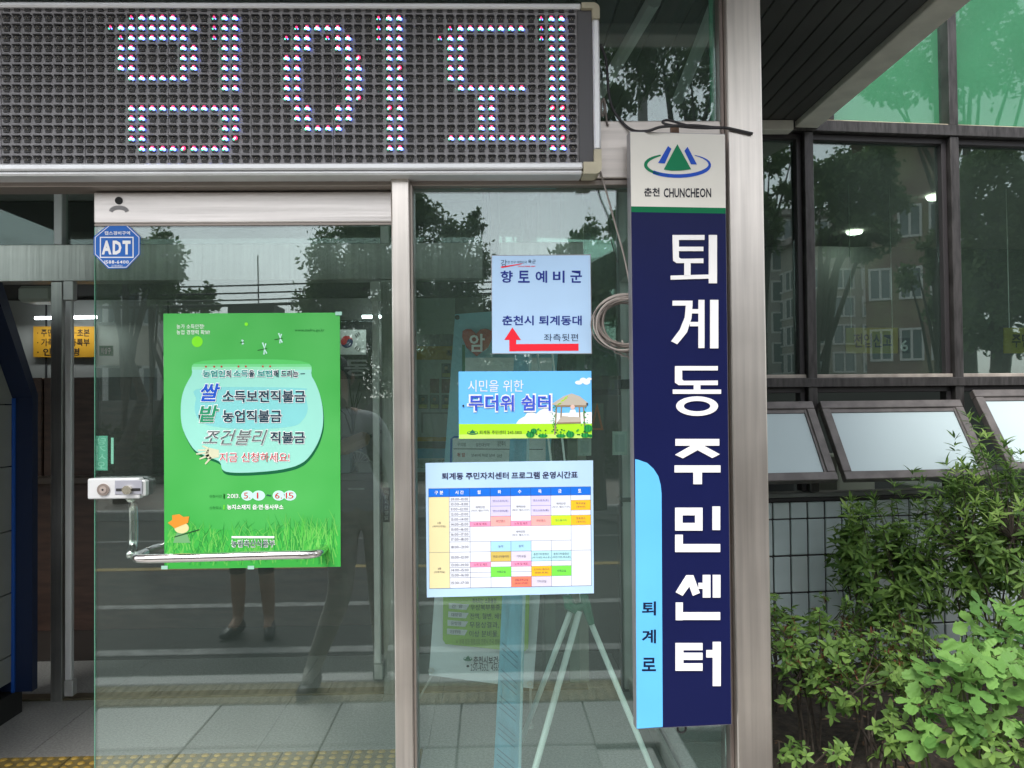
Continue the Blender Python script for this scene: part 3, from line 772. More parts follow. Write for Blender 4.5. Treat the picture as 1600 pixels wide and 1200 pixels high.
# potted orchids and office things on the counter, right of the green poster
pf = thing('plant_pot', 'small potted plant in a dark red box right of the green poster', 'pot plant', at(551, 702, 3.4))
mb = MB(); mb.box((-.07, -.05, 0), (.07, .05, .09), bev=.004); mb.build('pot', mat('pot_red', (.06, .015, .015), .4), pf)
mb = MB()
for k in range(9):
    a = rnd.uniform(0, 6.28); h = rnd.uniform(.18, .42); q = .12*rnd.random()
    mb.tube([(0, 0, .08), (q*math.cos(a)*.4, q*math.sin(a), .08+h*.6), (q*math.cos(a)*1.6, q*math.sin(a), .08+h)], [.006, .005, .002], 5)
mb.build('leaf_spray', mat('plant_dark', (.03, .045, .02), .6), pf)
fn = thing('desk_fan', 'small white desk fan on the counter behind the door', 'fan', at(558, 765, 3.3))
mb = MB()
for k in range(20): 
    a = 2*PI*k/20; mb.tube([(0, 0, .17), (.085*math.cos(a), 0, .17+.085*math.sin(a))], .0015, 4)
mb.tube([(.09*math.cos(2*PI*k/24), 0, .17+.09*math.sin(2*PI*k/24)) for k in range(25)], .005, 6); mb.build('fan_cage', mat('fan_white', (.5, .5, .48), .5), fn)
mb = MB()
for k in range(4):
    a = PI/2*k+.4; c, s_ = math.cos(a), math.sin(a)
    mb.add([(0, .012, .17), (.07*c-.02*s_, .012, .17+.07*s_+.02*c), (.07*c+.025*s_, .022, .17+.07*s_-.025*c)], [(0, 1, 2)])
mb.build('fan_blade', mat('fan_blade', (.1, .1, .1), .4), fn)
mb = MB(); mb.tube([(0, .03, 0), (0, .03, .17)], .012, 8); mb.box((-.06, -.05, 0), (.06, .07, .02), bev=.004); mb.build('fan_stand', mat('fan_white', (.5, .5, .48), .5), fn)
simple('paper_box', 'pale grey document box beside the desk fan', 'box', pr('boxgrey', 120, 140, 145), at(530, 0, 3.3).x, at(546, 0, 3.3).x, 3.2, 3.4, 1.03, 1.2)
simple('desk_phone', 'small grey desktop device at the counter end near the door post', 'phone', pr('boxgrey2', 130, 135, 130), at(554, 0, 3.2).x, at(578, 0, 3.2).x, 3.2, 3.35, 1.03, 1.10)
bl = thing('paper_bouquet', 'brown paper wrapped bouquet lying right of the green poster', 'bouquet', at(540, 705, 3.1))
mb = MB(); mb.tube([(-.12, 0, .0), (0, 0, .03), (.13, 0, .085), (.17, 0, .1)], [.03, .055, .05, .0], 10); mb.build('wrapping', mat('kraft_paper', (.32, .22, .13), .8, noise=.15, nscale=12), bl)
mb = MB(); mb.tube([(.16, 0, .095), (.24, 0, .13)], .012, 6); mb.build('stems', mat('plant_dark', (.03, .045, .02), .6), bl)
simple('air_conditioner', 'pale wall mounted air conditioner under the beam at the left', 'air conditioner', pr('acw', 165, 175, 165), at(27, 0, 3.2).x, at(80, 0, 3.2).x, 3.2, 3.4, at(50, 471, 3.2).z, at(50, 446, 3.2).z, .02)

a_, b_ = CAM+ray(1022, 0)*((2.93-CAM.z)/ray(1022, 0).z), CAM+ray(932, 155)*((2.93-CAM.z)/ray(932, 155).z)
mb = MB(); mb.tube([Vector((0, 0, 0)), b_-a_], .028, 8); o = mb.build('added_pale_rod', ALUW); o.location = a_; tag(o, 'added pale rod imitating a diagonal light band in the upper pane', 'added rod')  # added pale rod, stands in for a diagonal light band in the pane

# ================================================================== BANNERS AND EASEL IN THE VESTIBULE
r = thing('x_banner', 'tall pale blue health banner with a red heart leaning behind the posters', 'banner', (at(752, 1065, 1.5).x, 1.5, .1))
fb = Frame(r.location)
pq = [(711, 491), (877, 478), (833, 1076), (670, 1055)]
mb = MB(); nv = 10
for i in range(nv+1):
    t_ = i/nv
    for (a, b) in (((711, 491), (670, 1055)), ((877, 478), (833, 1076))):
        p = fb.at(a[0]+(b[0]-a[0])*t_, a[1]+(b[1]-a[1])*t_, .05*math.sin(t_*PI)); mb.v.append(tuple(p))
for i in range(nv): mb.f.append((2*i, 2*i+1, 2*i+3, 2*i+2)); mb.m.append(0 if i < 5 else (0 if i == 5 else 1))
nn = len(mb.v); mb.v += [(a, b+.003, c) for a, b, c in mb.v]; mb.f += [tuple(q+nn for q in f[::-1]) for f in mb.f[:nv]]; mb.m += mb.m[:nv]
mb.build('sheet', [pr('banner_blue', 135, 190, 205), pr('banner_pale', 205, 215, 220)], r)
O = -.015
mb = MB()
def zA(x, y): return (640+x/4.444, 300+y/4.444)
def zB(x, y): return (640+x/4.444, 560+y/4.444)
def zC(x, y): return (640+x/4.286, 920+y/4.286)
heart = [(465, 1140), (395, 1080), (365, 1010), (368, 965), (395, 950), (430, 955), (462, 985), (490, 955), (530, 948), (575, 965), (578, 1010), (545, 1080)]
poly(mb, fb, heart[::-1], O, 0, zA)
put_text(mb, fb, '암', (415, 985, 522, 1110), O-.004, mi=1, tr=zA, bold=.035)
# white cloud panel with stitched green border
rr = [(375, 1060), (375, 1330), (430, 1370), (1000, 1350), (1010, 1060)]
stroke(mb, fb, [zA(*p) for p in rr[:4]], 4.5, O-.001, 2)
rect(mb, fb, 385, 1150, 990, 1325, O-.0005, 3, zA)
for k in range(14): stroke(mb, fb, [zA(440+k*40, 1369-k*1.4), zA(456+k*40, 1368-k*1.4)], 1.2, O-.003, 1)
# schedule table with blue border
stroke(mb, fb, [zB(285, 760), zB(290, 560), zB(310, 545), zB(940, 545)], 3, O, 4)
rect(mb, fb, 300, 555, 945, 800, O-.0004, 3, zB)
for y in (628,): stroke(mb, fb, [zB(305, y), zB(925, y+4)], 1, O-.002, 5)
put_text(mb, fb, '우리암', (332, 585, 392, 610), O-.002, 5, tr=zB)
put_text(mb, fb, '검진대상자', (460, 588, 555, 612), O-.002, 5, tr=zB)
put_text(mb, fb, '검진주기', (610, 575, 665, 610), O-.002, 5, tr=zB)
put_text(mb, fb, '위 암', (330, 655, 385, 685), O-.002, 0, tr=zB, bold=.02)
put_text(mb, fb, '만40세 이상 남녀', (430, 662, 590, 684), O-.002, 5, tr=zB)
put_text(mb, fb, '2년', (608, 665, 640, 688), O-.002, 5, tr=zB)
circ(mb, fb, *zA(370, 1545), 6, 12, O, 6); circ(mb, fb, *zA(345, 1760), 8, 13, O, 7)
mb.build('upper_print', [pr('heart_red', 165, 70, 60), pr('white', 235, 235, 235), pr('stitch_green', 45, 115, 80), pr('banner_white', 195, 210, 210), pr('edge_blue', 45, 100, 170), pr('inkdark', 50, 55, 60), pr('doodle_violet', 110, 100, 170), pr('doodle_green', 120, 180, 70)], r)
mb = MB()
poly(mb, fb, [(222, 340), (240, 370), (760, 425), (795, 400), (805, -20), (225, -20)], O, 0, zC)
for i, t_ in enumerate(['간  암', '대장암', '유방암', '자궁경부암']):
    y = 95+i*57; x = 262-i*4
    poly(mb, fb, [(x, y+38), (x+118, y+46), (x+138, y+10), (x, y)], O-.003, 1, zC)
    put_text(mb, fb, t_, (x+22, y+10, x+92, y+34), O-.006, 2, tr=zC, bold=.01)
    put_text(mb, fb, ['우상복부통증, 체중감소', '전액, 혈변, 배변습관변화', '무용상결과, 유두습진', '이상 분비물, 부정 출혈'][i], (408-i*3, y+10+i, 760, y+50+i*3), O-.003, 2, tr=zC)
put_text(mb, fb, '계속되는 소화불량', (418, 62, 582, 98), O-.003, 2, tr=zC)
put_text(mb, fb, '※ 본래 검진 중증으로 전환시 전국 병원 가능', (312, 335, 640, 372), O-.003, 3, tr=zC)
mb.build('lower_print', [pr('banner_green', 135, 175, 75), pr('tab_grey', 185, 192, 195), pr('inkdark', 50, 55, 60), pr('olive_text', 90, 110, 50)], r)
mb = MB()
put_text(mb, fb, '춘천시보건소', (428, 452, 625, 505), O, 0, tr=zC, bold=.02)
put_text(mb, fb, '250-4552, 4565', (408, 505, 605, 556), O, 0, tr=zC)
circ(mb, fb, 390, 518, 10, 8, O, 0, zC); circ(mb, fb, 390, 470, 30, 15, O, 1, zC); circ(mb, fb, 390, 468, 24, 10, O-.002, 2, zC)
poly(mb, fb, [(368, 475), (392, 447), (412, 478)], O-.004, 1, zC)
mb.build('lettering', [pr('inkblack', 30, 32, 38), pr('logo_green', 40, 110, 80), pr('banner_pale', 205, 215, 220)], r)
for x, y in ((145, 548), (806, 637)):
    mb = MB(); c = fb.at(*zC(x, y), O); 
    mb.tube([(c.x+.011*math.cos(2*PI*k/14), c.y, c.z+.011*math.sin(2*PI*k/14)) for k in range(15)], .003, 5, caps=False); mb.build('grommet', ALU, r)
mb = MB(); c = fb.at(714.5, 496, O); mb.disc((c.x, c.z), .011, c.y-.004, c.y, 12); mb.build('clip', BLACK, r)
mb = MB()
a, b = fb.at(*zC(150, 580), .03), fb.at(*zC(50, 755), -.25); mb.tube([a, b], .005, 6)
a, b = fb.at(*zC(810, 670), .03), fb.at(*zC(812, 915), -.12); mb.tube([a, b], .006, 6); mb.tube([b, b+Vector((0, 0, -.012))], .013, 8)
a, b = fb.at(700, 1040, .03), fb.at(852, 490, .03); mb.tube([a, (a+b)/2+Vector((0, .15, 0)), b], .005, 6)
mb.build('stand_rod', ALU, r)

# blue column sign, seen nearly edge on
r = thing('blue_standing_banner', 'narrow sky blue standing banner turned edge on behind the timetable', 'banner', (at(795, 1100, .8).x, .8, 0))
f = Frame(r.location)
A = [f.at(804, 545, .12), f.at(827, 545, -.14), f.at(808, 1290, -.14), f.at(767, 1290, .12)]
mb = MB(); mb.hexa([Vector(v) for v in A], [Vector(v)+Vector((.006, .006, 0)) for v in A]); mb.build('sheet', mat('banner_sky', (.19, .52, .70), .5, noise=.15, nscale=6), r)
mb = MB(); mb.tube([A[1]+Vector((.004, -.003, 0)), A[2]+Vector((.004, -.003, 0))], .006, 6); mb.build('edge_tube', mat('tube_pale_blue', (.35, .55, .62), .4), r)
mb = MB()
def onA(u, v): 
    p = A[0].lerp(A[1], u).lerp(A[3].lerp(A[2], u), v); return p+Vector((-.001, -.004, 0))
for k in range(6):
    q = .62+k*.055; 
    for j in range(3):
        a_, b_ = onA(.12, q+j*.012), onA(.85, q+.03+j*.012)
        mb.add([a_, b_, b_+Vector((0, 0, .004)), a_+Vector((0, 0, .004))], [(0, 1, 2, 3)])
mb.build('print_line', pr('print_blue', 90, 140, 165), r)

# easel
ez = thing('metal_easel', 'pale three legged easel with green taped joint behind the glass', 'easel', (at(905, 1180, .62).x, .62, 0))
f = Frame(ez.location)
PE = mat('pale_enamel', (.74, .82, .80), .35)
hub = f.at(905, 950, 0)
for (a, b, oa, ob) in (((893, 952), (806, 1180), 0, .45), ((905, 955), (832, 1215), -.02, -.15), ((921, 968), (1028, 1225), 0, -.12)):
    p, q = f.at(*a, oa), f.at(*b, ob); q2 = p+(q-p)*(p.z/(p.z-q.z))
    mb = MB(); mb.tube([p, q2], .0105 if b[0] != 832 else .0115, 10); mb.build('leg', PE, ez, smooth=True)
for (a, b) in (((890, 945), (838, 540)), ((908, 940), (862, 545))):
    mb = MB(); mb.tube([f.at(*a, 0), f.at(*b, .12)], .004, 8); mb.build('upper_rod', PE, ez)
GT = mat('green_tape', (.02, .16, .09), .4, noise=.2, nscale=20)
mb = MB()
a, b = f.at(887, 935, -.01), f.at(922, 935, -.01)
mb.tube([f.at(885, 930, 0), f.at(890, 946, 0), f.at(900, 952, -.01), f.at(912, 946, -.01)], [.016, .022, .02, .014], 9)
mb.tube([f.at(912, 928, -.01), f.at(917, 952, -.01), f.at(924, 975, -.01)], [.014, .018, .012], 9)
mb.build('green_joint', GT, ez)

# orange warning triangle and grey paper seen through the right pane
r, f = board('warning_sign', 'small orange triangular warning sign right of the sky blue poster', 'sign', W, [(922, 630), (943, 630), (943, 672), (922, 672)], 1.2, .003, pr('warnbg', 95, 105, 95))
mb = MB(); poly(mb, f, [(922, 672), (943, 672), (933, 629)], -.002, 0); poly(mb, f, [(926, 669), (939, 669), (932.7, 640)], -.003, 1); mb.build('print', [pr('warn_orange', 165, 95, 50), pr('warn_dark', 90, 80, 50)], r)
for q, lb in (([(957, 674), (980, 674), (980, 711), (957, 711)], 'pale sheet of paper on the side glass next to the sign board'), ([(903, 684), (924, 684), (924, 712), (903, 712)], 'grey document holder just below the sky blue poster')):
    r, f = board('paper_sheet', lb, 'paper', W, q, 1.6, .004, pr('paper_pale', 170, 190, 180))
    mb = MB(); rect(mb, f, q[0][0]+4, q[0][1]+5, q[1][0]-4, q[2][1]-5, -.002, 0); mb.build('print', pr('paper_mid', 150, 172, 165), r)
# plain wall pillar in the corner of the vestibule
for (x0, x1, m_, lb) in ((848, 866, pr('pil1', 120, 125, 118), 'slim grey pillar behind the arrow sign'), (886, 917, pr('pil2', 170, 170, 155), 'pale cream pillar behind the easel')):
    a, b = at(x0, 700, DI+.05), at(x1, 700, DI+.05)
    simple('wall_pillar', lb, 'pillar', m_, a.x, b.x, DI+.07, DI+.3, 0, 2.9)

# ================================================================== LED DISPLAY
led = thing('led_display', 'long LED dot matrix display with a white metal frame above the door', 'LED display', (at(460, 270, -.1).x, -.1, at(460, 270, -.1).z))
f = Frame(led.location)
LR = at(937, 140, -.1).x; zt = at(700, 7, -.1).z; zbt = at(700, 266, -.1).z
lx = lambda x: x-led.location.x
lz = lambda z: z-led.location.z
XL = -3.2
mb = MB(); mb.box((lx(XL), .012, lz(zbt)+.004), (lx(LR)-.004, .095, lz(zt)-.004)); mb.build('case', ALU, led)
fw = .019
mb = MB(); mb.box((lx(XL), -.012, lz(zbt)+.0), (lx(LR)-.05, .06, lz(zbt)+fw), bev=.004)
mb.box((lx(XL), -.006, lz(zbt)-.013), (lx(LR)-.05, .07, lz(zbt)-.0005), bev=.005); mb.build('frame_bottom', ALUW, led)
mb = MB(); mb.box((lx(XL), -.012, lz(zt)-fw*.8), (lx(LR)-.05, .06, lz(zt)), bev=.004); mb.build('frame_top', ALUW, led)
mb = MB(); mb.box((lx(LR)-fw, -.012, lz(zbt)+.055), (lx(LR), .06, lz(zt)-.045), bev=.004); mb.build('frame_side', ALUW, led)
for s_ in (0, 1):
    mb = MB()
    z0, z1 = (lz(zbt)-.014, lz(zbt)+.054) if s_ == 0 else (lz(zt)-.044, lz(zt)+.001)
    r_ = .018
    ox, oz = lx(LR)+.001, (z0 if s_ == 0 else z1); sg = 1 if s_ == 0 else -1
    arc = [(ox-r_+r_*math.cos(a), oz+sg*(r_-r_*math.sin(a))) for a in [PI/2*k/6 for k in range(7)]]
    zin = lz(zbt)+fw if s_ == 0 else lz(zt)-fw*.8
    ptsL = arc+[(lx(LR)-.0495, oz), (lx(LR)-.0495, zin), (lx(LR)-fw, zin), (lx(LR)-fw, (z1 if s_ == 0 else z0)), (ox, (z1 if s_ == 0 else z0))]
    # split the L shape into two convex prisms
    mb.prism(arc+[(lx(LR)-.0495, oz), (lx(LR)-.0495, zin), (ox, zin)], -.0135, .06)
    mb.prism([(ox, zin+sg*.0003), (lx(LR)-fw-.0005, zin+sg*.0003), (lx(LR)-fw-.0005, (z1 if s_ == 0 else z0)), (ox, (z1 if s_ == 0 else z0))], -.0135, .06)
    mb.build('frame_corner', OLDCAP, led)
FACE = mat('led_face', (.30, .285, .29), .6, noise=.08, nscale=30)
c0, c55 = at(9.4, 130, -.1).x, at(894, 130, -.1).x
pit = (c55-c0)/55
z0_, z15 = at(450, 13, -.1).z, at(450, 248, -.1).z
pz = (z0_-z15)/15
ncol0 = -9
# module faces: 8 columns x 16 rows each, thin gaps between
edges = [c0+pit*(k-.5) for k in range(ncol0, 57) if (k-8) % 8 == 0 or k == ncol0]+[c0+pit*55.6]
for a, b in zip(edges[:-1], edges[1:]):
    mb = MB(); mb.box((lx(a)+.0009, .004, lz(z15)-pz*.55), (lx(b)-.0004, .014, lz(z0_)+pz*.55)); mb.build('module', FACE, led)
mb = MB(); mb.box((lx(c0+pit*55.62), .001, lz(z15)-pz*.6), (lx(LR)-fw-.001, .014, lz(z0_)+pz*.6)); mb.build('blank_strip', mat('blank_strip', (.09, .088, .092), .55), led)
BIT = {1: 'd12 13 14 15 16 d20 21 22 d36 37 38 d52 53 54',
 2: 'd10 11 12 13 14 15 16 17 18 d20 21 22 d28 29 30 31 32 d36 37 38 d43 44 45 46 47 48 49 50 d52 53 54',
 3: 'd11 12 13 14 15 16 17 d20 21 22 d27 28 29 d31 32 33 d36 37 38 d42 43 44 d52 53 54',
 4: '11 12 17 18 21 22 28 29 32 33 37 38 43 44 53 54', 5: '11 12 17 18 21 22 27 28 33 r34 37 38 43 44 53 54',
 6: '11 12 17 18 21 22 27 28 33 34 37 r38 43 44 53 54', 7: '12 13 14 15 16 17 21 22 27 28 33 34 37 38 43 44 53 54',
 8: '21 22 27 28 33 34 37 38 44 45 46 47 48 49 50 53 54', 9: '27 28 33 r34 37 38 46 47 53 54',
 10: '12 13 14 15 16 17 18 19 20 21 22 28 29 32 33 r37 38 46 47 r53 r54', 11: '12 13 21 22 28 29 32 33 37 38 46 47 53 54',
 12: '12 13 21 22 29 30 31 32 37 38 46 47 53 54', 13: '12 13 21 r22 37 38 43 44 45 46 47 48 49 50 51 52 53 r54',
 14: '13 14 15 16 r17 18 19 20 21 37 38 53 54'}
STT = {}
for r_, s_ in BIT.items():
    for k in s_.split():
        STT[(int(k.strip('dr')), r_)] = {'d': 1, 'r': 3}.get(k[0], 2)
HOUS = mat('led_housing', (.022, .021, .021), .5)
HOOD = mat('led_hood', (.035, .033, .034), .5)
def E_(n, c, s): return mat('led_'+n, c, .3, emit=s)
ER, EG, EB, EW = E_('red', (1, .03, .12), 1.6), E_('green', (.1, 1, .55), 1.0), E_('blue', (.12, .22, 1), 2.6), E_('white', (.85, .93, 1), 3)
OFFL = mat('led_lens_off', (.30, .26, .20), .25)
def ledmesh(kind):
    m = MB(); P = pit
    # T-shaped dark housing with a sloping hood above
    m.prism([(-.38*P, .30*P), (-.38*P, .04*P), (-.27*P, .04*P), (-.27*P, -.31*P), (.27*P, -.31*P), (.27*P, .04*P), (.38*P, .04*P), (.38*P, .30*P)], 0.0, .0039, 0)
    m.hexa([(-.36*P, -.007, .24*P), (.36*P, -.007, .24*P), (.31*P, -.007, .32*P), (-.31*P, -.007, .32*P)], [(-.38*P, -.0002, .24*P), (.38*P, -.0002, .24*P), (.33*P, -.0002, .37*P), (-.33*P, -.0002, .37*P)], 1)
    def lens(x, z, r, mi, d=.004, n=8):
        vs = [(x*P+r*P*math.cos(2*PI*k/n), -.0003, z*P+r*P*math.sin(2*PI*k/n)) for k in range(n)]+[(x*P+r*.6*P*math.cos(2*PI*k/n), -d, z*P+r*.6*P*math.sin(2*PI*k/n)) for k in range(n)]
        m.add(vs, [(k, (k+1) % n, (k+1) % n+n, k+n) for k in range(n)]+[tuple(range(2*n-1, n-1, -1))], mi)
    if kind == 0:
        for x, z in ((-.12, -.08), (.12, -.08), (0, .10)): lens(x, z, .055, 2)
    elif kind == 1:
        lens(0, .10, .10, 3); lens(-.13, -.08, .07, 4); lens(.13, -.08, .06, 5)
    elif kind == 3:
        lens(.02, .06, .20, 3); lens(-.14, -.06, .11, 4); lens(.02, .0, .07, 6, .006)
    else:
        lens(0, .13, .16, 3); lens(-.17, -.06, .11, 4); lens(.18, -.07, .15, 5); lens(-.0, .0, .095, 6, .0062)
        lens(-.14, -.04, .05, 6, .0062); lens(.13, -.04, .06, 6, .0062)
    return m
LM = [HOUS, HOOD, OFFL, ER, EG, EB, EW]
ME = {k: ledmesh(k).mesh('led_pixel', LM) for k in (0, 1, 2, 3)}
rest = MB(); off_m = ledmesh(0)
cnt = len(STT)
unl = [(c, r_) for c in range(ncol0, 56) for r_ in range(16) if (c, r_) not in STT]
unl.sort(key=lambda k: (k[0]-28)**2*.3+(k[1]-7.5)**2)
sep = set(unl[:max(0, 298-cnt)])
for c in range(ncol0, 56):
    for r_ in range(16):
        p = (lx(c0+pit*c), 0.0, lz(z0_)-pz*r_)
        k = STT.get((c, r_), 0)
        if k or (c, r_) in sep: link('led_pixel', ME[k], led, p)
        else: rest.add([(a+p[0], b+p[1], c_+p[2]) for a, b, c_ in off_m.v], off_m.f, 0); rest.m[-len(off_m.f):] = off_m.m
tag(rest.build('unlit_pixels', LM, led), kind='stuff')

# ================================================================== POSTERS ON THE OUTSIDE OF THE GLASS
PB = pr('poster_blue', 178, 208, 238)
NAVY = pr('navy_ink', 40, 55, 135)
r, f = board('arrow_sign', 'pale blue sign with navy lettering and red left turning arrow', 'sign', W, [(767.5, 398.5), (923, 397.5), (925, 553), (769, 553)], -.008, .003, pr('sign_edge', 150, 150, 155))
mb = MB(); poly(mb, f, [(769, 551.8), (923.8, 551.8), (922, 398.8), (768.7, 399.7)], -.0005, 0); mb.build('face', PB, r)
mb = MB(); poly(mb, f, [(657, 1027), (773, 1027), (714, 940)], -.0012, 0, zA); poly(mb, f, [(692, 1106), (740, 1106), (740, 1027), (692, 1027)], -.0012, 0, zA); poly(mb, f, [(740, 1105), (1173, 1102), (1173, 1053), (740, 1056)], -.0012, 0, zA)
mb.build('red_arrow', pr('arrow_red', 238, 45, 60), r)
mb = MB()
for i, ch in enumerate('향토예비군'): put_text(mb, f, ch, (632+i*121, 546, 716+i*121-(3 if i else 0), 630), -.0013, 0, tr=zA, bold=.03)
put_text(mb, f, '춘천시 퇴계동대', (643, 858, 1195, 926), -.0013, 0, tr=zA, bold=.03)
put_text(mb, f, '좌측뒷편', (933, 985, 1170, 1036), -.0013, 1, tr=zA, bold=.008)
put_text(mb, f, '강', (634, 470, 676, 518), -.0013, 1, tr=zA, bold=.01)
put_text(mb, f, '한 친구 대한민국', (680, 478, 815, 496), -.0013, 1, tr=zA)
put_text(mb, f, '육군', (822, 470, 876, 496), -.0013, 1, tr=zA)
put_text(mb, f, 'STRONG FRIEND ARMY', (752, 512, 875, 521), -.0013, 2, tr=zA, bold=.02, res=1)
poly(mb, f, [(632, 518), (640, 528), (770, 503), (790, 495), (760, 499)], -.0013, 2, zA)
mb.build('lettering', [NAVY, pr('slate', 40, 55, 90), pr('arrow_red', 238, 45, 60)], r)

# shelter poster
SKYB = pr('shelter_sky', 110, 190, 250)
r, f = board('shelter_poster', 'sky blue poster with a thatched pavilion, clouds and melons for a heat shelter', 'poster', W, [(716.5, 580.5), (924, 579.5), (925, 684.5), (717, 685.5)], -.008, .002, SKYB)
mb = MB()
poly(mb, f, [(343, 558), (1266, 553), (1265, 452), (343, 455)], -.0005, 0, zB)
poly(mb, f, [(343, 558), (1266, 553), (1265, 525), (343, 528)], -.0009, 7, zB)
cl = [(738, 454), (760, 425), (800, 402), (815, 380), (850, 372), (880, 385), (905, 360), (940, 345), (975, 350), (1000, 372), (1040, 380), (1265, 372), (1265, 452)]
poly(mb, f, cl[::-1], -.0006, 1, zB)
for cx, cy, rx, ry in ((1175, 168, 26, 14), (1205, 152, 24, 18), (1228, 162, 26, 20), (1248, 143, 16, 10)): circ(mb, f, cx, cy, rx, ry, -.0008+cx*-1e-7, 1, zB, n=18)
# pavilion
poly(mb, f, [(985, 318), (1015, 325), (1235, 325), (1240, 310), (1180, 262), (1125, 243), (1070, 262)], -.0016, 2, zB)
poly(mb, f, [(1008, 325), (1230, 325), (1228, 338), (1012, 336)], -.0012, 3, zB)
for x0, x1 in ((1020, 1008), (1055, 1050), (1178, 1182), (1208, 1218)): stroke(mb, f, [zB(x0, 335), zB(x1, 530 if x0 in (1020, 1208) else 420)], 2.2, -.0014, 3)
poly(mb, f, [(1022, 445), (1190, 440), (1185, 408), (1060, 400)], -.0018, 2, zB); poly(mb, f, [(1022, 455), (1190, 450), (1190, 440), (1022, 445)], -.002, 3, zB)
circ(mb, f, 1132, 338, 16, 17, -.002, 4, zB, n=14); poly(mb, f, [(1102, 405), (1165, 405), (1150, 355), (1116, 357)], -.0019, 1, zB)
for k in range(30):
    x = 990+rnd.random()*60; y = 320+rnd.random()*130
    circ(mb, f, 1005+rnd.gauss(0, 10), 330+rnd.random()*150, 4, 4, -.0022, 5, zB, n=7)
for k in range(22): circ(mb, f, 1215+rnd.gauss(0, 9), 340+rnd.random()*130, 4, 4, -.0022, 5, zB, n=7)
for k in range(14): circ(mb, f, 1030+k*5, 320-(k*5)*.75+rnd.gauss(0, 4), 5, 4, -.0022, 0, zB, n=7)
for cx, cy, q in ((838, 530, 30), (862, 505, 22), (925, 538, 34), (1050, 538, 34), (1115, 528, 30), (1220, 535, 30), (1240, 485, 30), (1255, 538, 14)):
    circ(mb, f, cx, cy, q, min(q*.85, 551-cy if cy+q*.85 > 551 else q*.85), -.0024, 5, zB, n=20)
    for j in (-.55, 0, .55):
        stroke(mb, f, [zB(cx+j*q, cy-q*.6), zB(cx+j*q*1.25, cy), zB(cx+j*q, min(cy+q*.6, 549))], .9, -.0028, 6)
for k in range(26): circ(mb, f, 815+rnd.random()*440, 490+rnd.random()*40, 7, 5, -.0023, 5 if k % 2 else 6, zB, n=6)
mb.build('picture', [pr('shelter_lime', 170, 225, 45), pr('cloud_white', 240, 244, 250), pr('thatch', 190, 180, 165), pr('post_brown', 150, 130, 105), pr('figure_pink', 225, 190, 180), pr('melon_green', 45, 150, 70), pr('melon_dark', 20, 95, 55), pr('shelter_lime2', 195, 232, 110)], r)
mb = MB()
put_text(mb, f, '시민을 위한', (405, 150, 790, 232), -.0012, 0, tr=zB, bold=.0)
put_text(mb, f, '무더위 쉼터', (398, 243, 992, 375), -.0026, 0, tr=zB, bold=.055)
put_text(mb, f, '무더위 쉼터', (410, 254, 980, 364), -.0034, 1, tr=zB, bold=.012)
put_text(mb, f, '퇴계동 주민센터 245-5801', (485, 500, 778, 527), -.0018, 2, tr=zB, bold=.01)
poly(mb, f, [(412, 522), (462, 522), (437, 495)], -.0022, 3, zB)
circ(mb, f, 437, 517, 38, 14, -.0014, 3, zB); circ(mb, f, 437, 516, 32, 9, -.0018, 4, zB)
for x, y in ((373, 329), (1233, 316)): circ(mb, f, x, y, 7, 8, -.0036, 2, zB, n=12)
mb.build('lettering', [pr('white', 235, 235, 235), pr('shelter_blue', 65, 90, 205), pr('inkdark', 50, 55, 60), pr('logo_green', 40, 110, 80), pr('shelter_lime', 170, 225, 45)], r)

# timetable
def zD(x, y): return (650+x/5.217, 710+y/5.217)
def TT_(x, y):      # table coordinates with the sheet's slight skew
    q = (y-280)/812
    return zD(x+7*q, y-(x-102)/1321*(17+8*q))
r, f = board('timetable', 'pale blue programme timetable sheet with coloured cells below the sky blue poster', 'notice', W, [(664.8, 723.4), (926.6, 719.4), (928, 927), (667, 933.5)], -.006, .0015, pr('sheet_blue', 180, 210, 238))
CX_ = [102, 270, 437, 605, 770, 935, 1099, 1261, 1423]
RY = [348, 389, 429, 471, 512, 554, 594, 636, 676, 717, 801, 884, 926, 969, 1009, 1094]
colr = {'h': (30, 110, 215), 't': (226, 214, 165), 'w': (222, 225, 233), 'l': (208, 200, 238), 's': (248, 170, 165), 'p': (250, 150, 185), 'y': (200, 240, 50), 'o': (245, 185, 45), 'b': (165, 212, 245), 'c': (205, 180, 95), 'g': (212, 205, 222), 'e': (175, 222, 228), 'G': (120, 225, 80), 'O': (250, 130, 105), 'k': (60, 75, 125)}
CM = [pr('cell_'+(k if k not in 'GO' else k+'2'), *v) for k, v in colr.items()]; CI = {k: i for i, k in enumerate(colr)}
cells = [(0, 1, 0, 10, 't', '2층\n(체력단련실)'), (0, 1, 10, 15, 't', '3층\n(다목적실)')]
tms = ['09:00~10:00', '10:00~11:00', '11:00~12:00', '12:00~13:00', '13:00~14:00', '14:00~15:00', '15:00~16:00', '16:00~17:00', '17:00~18:00', '18:00~21:00', '10:00~12:00', '13:00~14:00', '14:00~15:00', '15:00~16:00', '15:30~17:30']
cells += [(1, 2, i, i+1, 'w', t_) for i, t_ in enumerate(tms)]
H2 = '체력단련\n(탁구, 헬스기구)'
cells += [(2, 3, 0, 5, 'w', H2), (2, 3, 5, 6, 'p', '노래 및 체조'), (4, 5, 0, 5, 'w', H2), (4, 5, 5, 6, 'p', '노래 및 체조'), (6, 7, 0, 4, 'w', H2), (6, 7, 4, 6, 'y', '댄스동아리')]
for c in (3, 5): cells += [(c, c+1, 0, 2, 'l', '댄스스포츠(초)'), (c, c+1, 2, 4, 'l', '댄스스포츠(중)'), (c, c+1, 4, 6, 's', '라인댄스')]
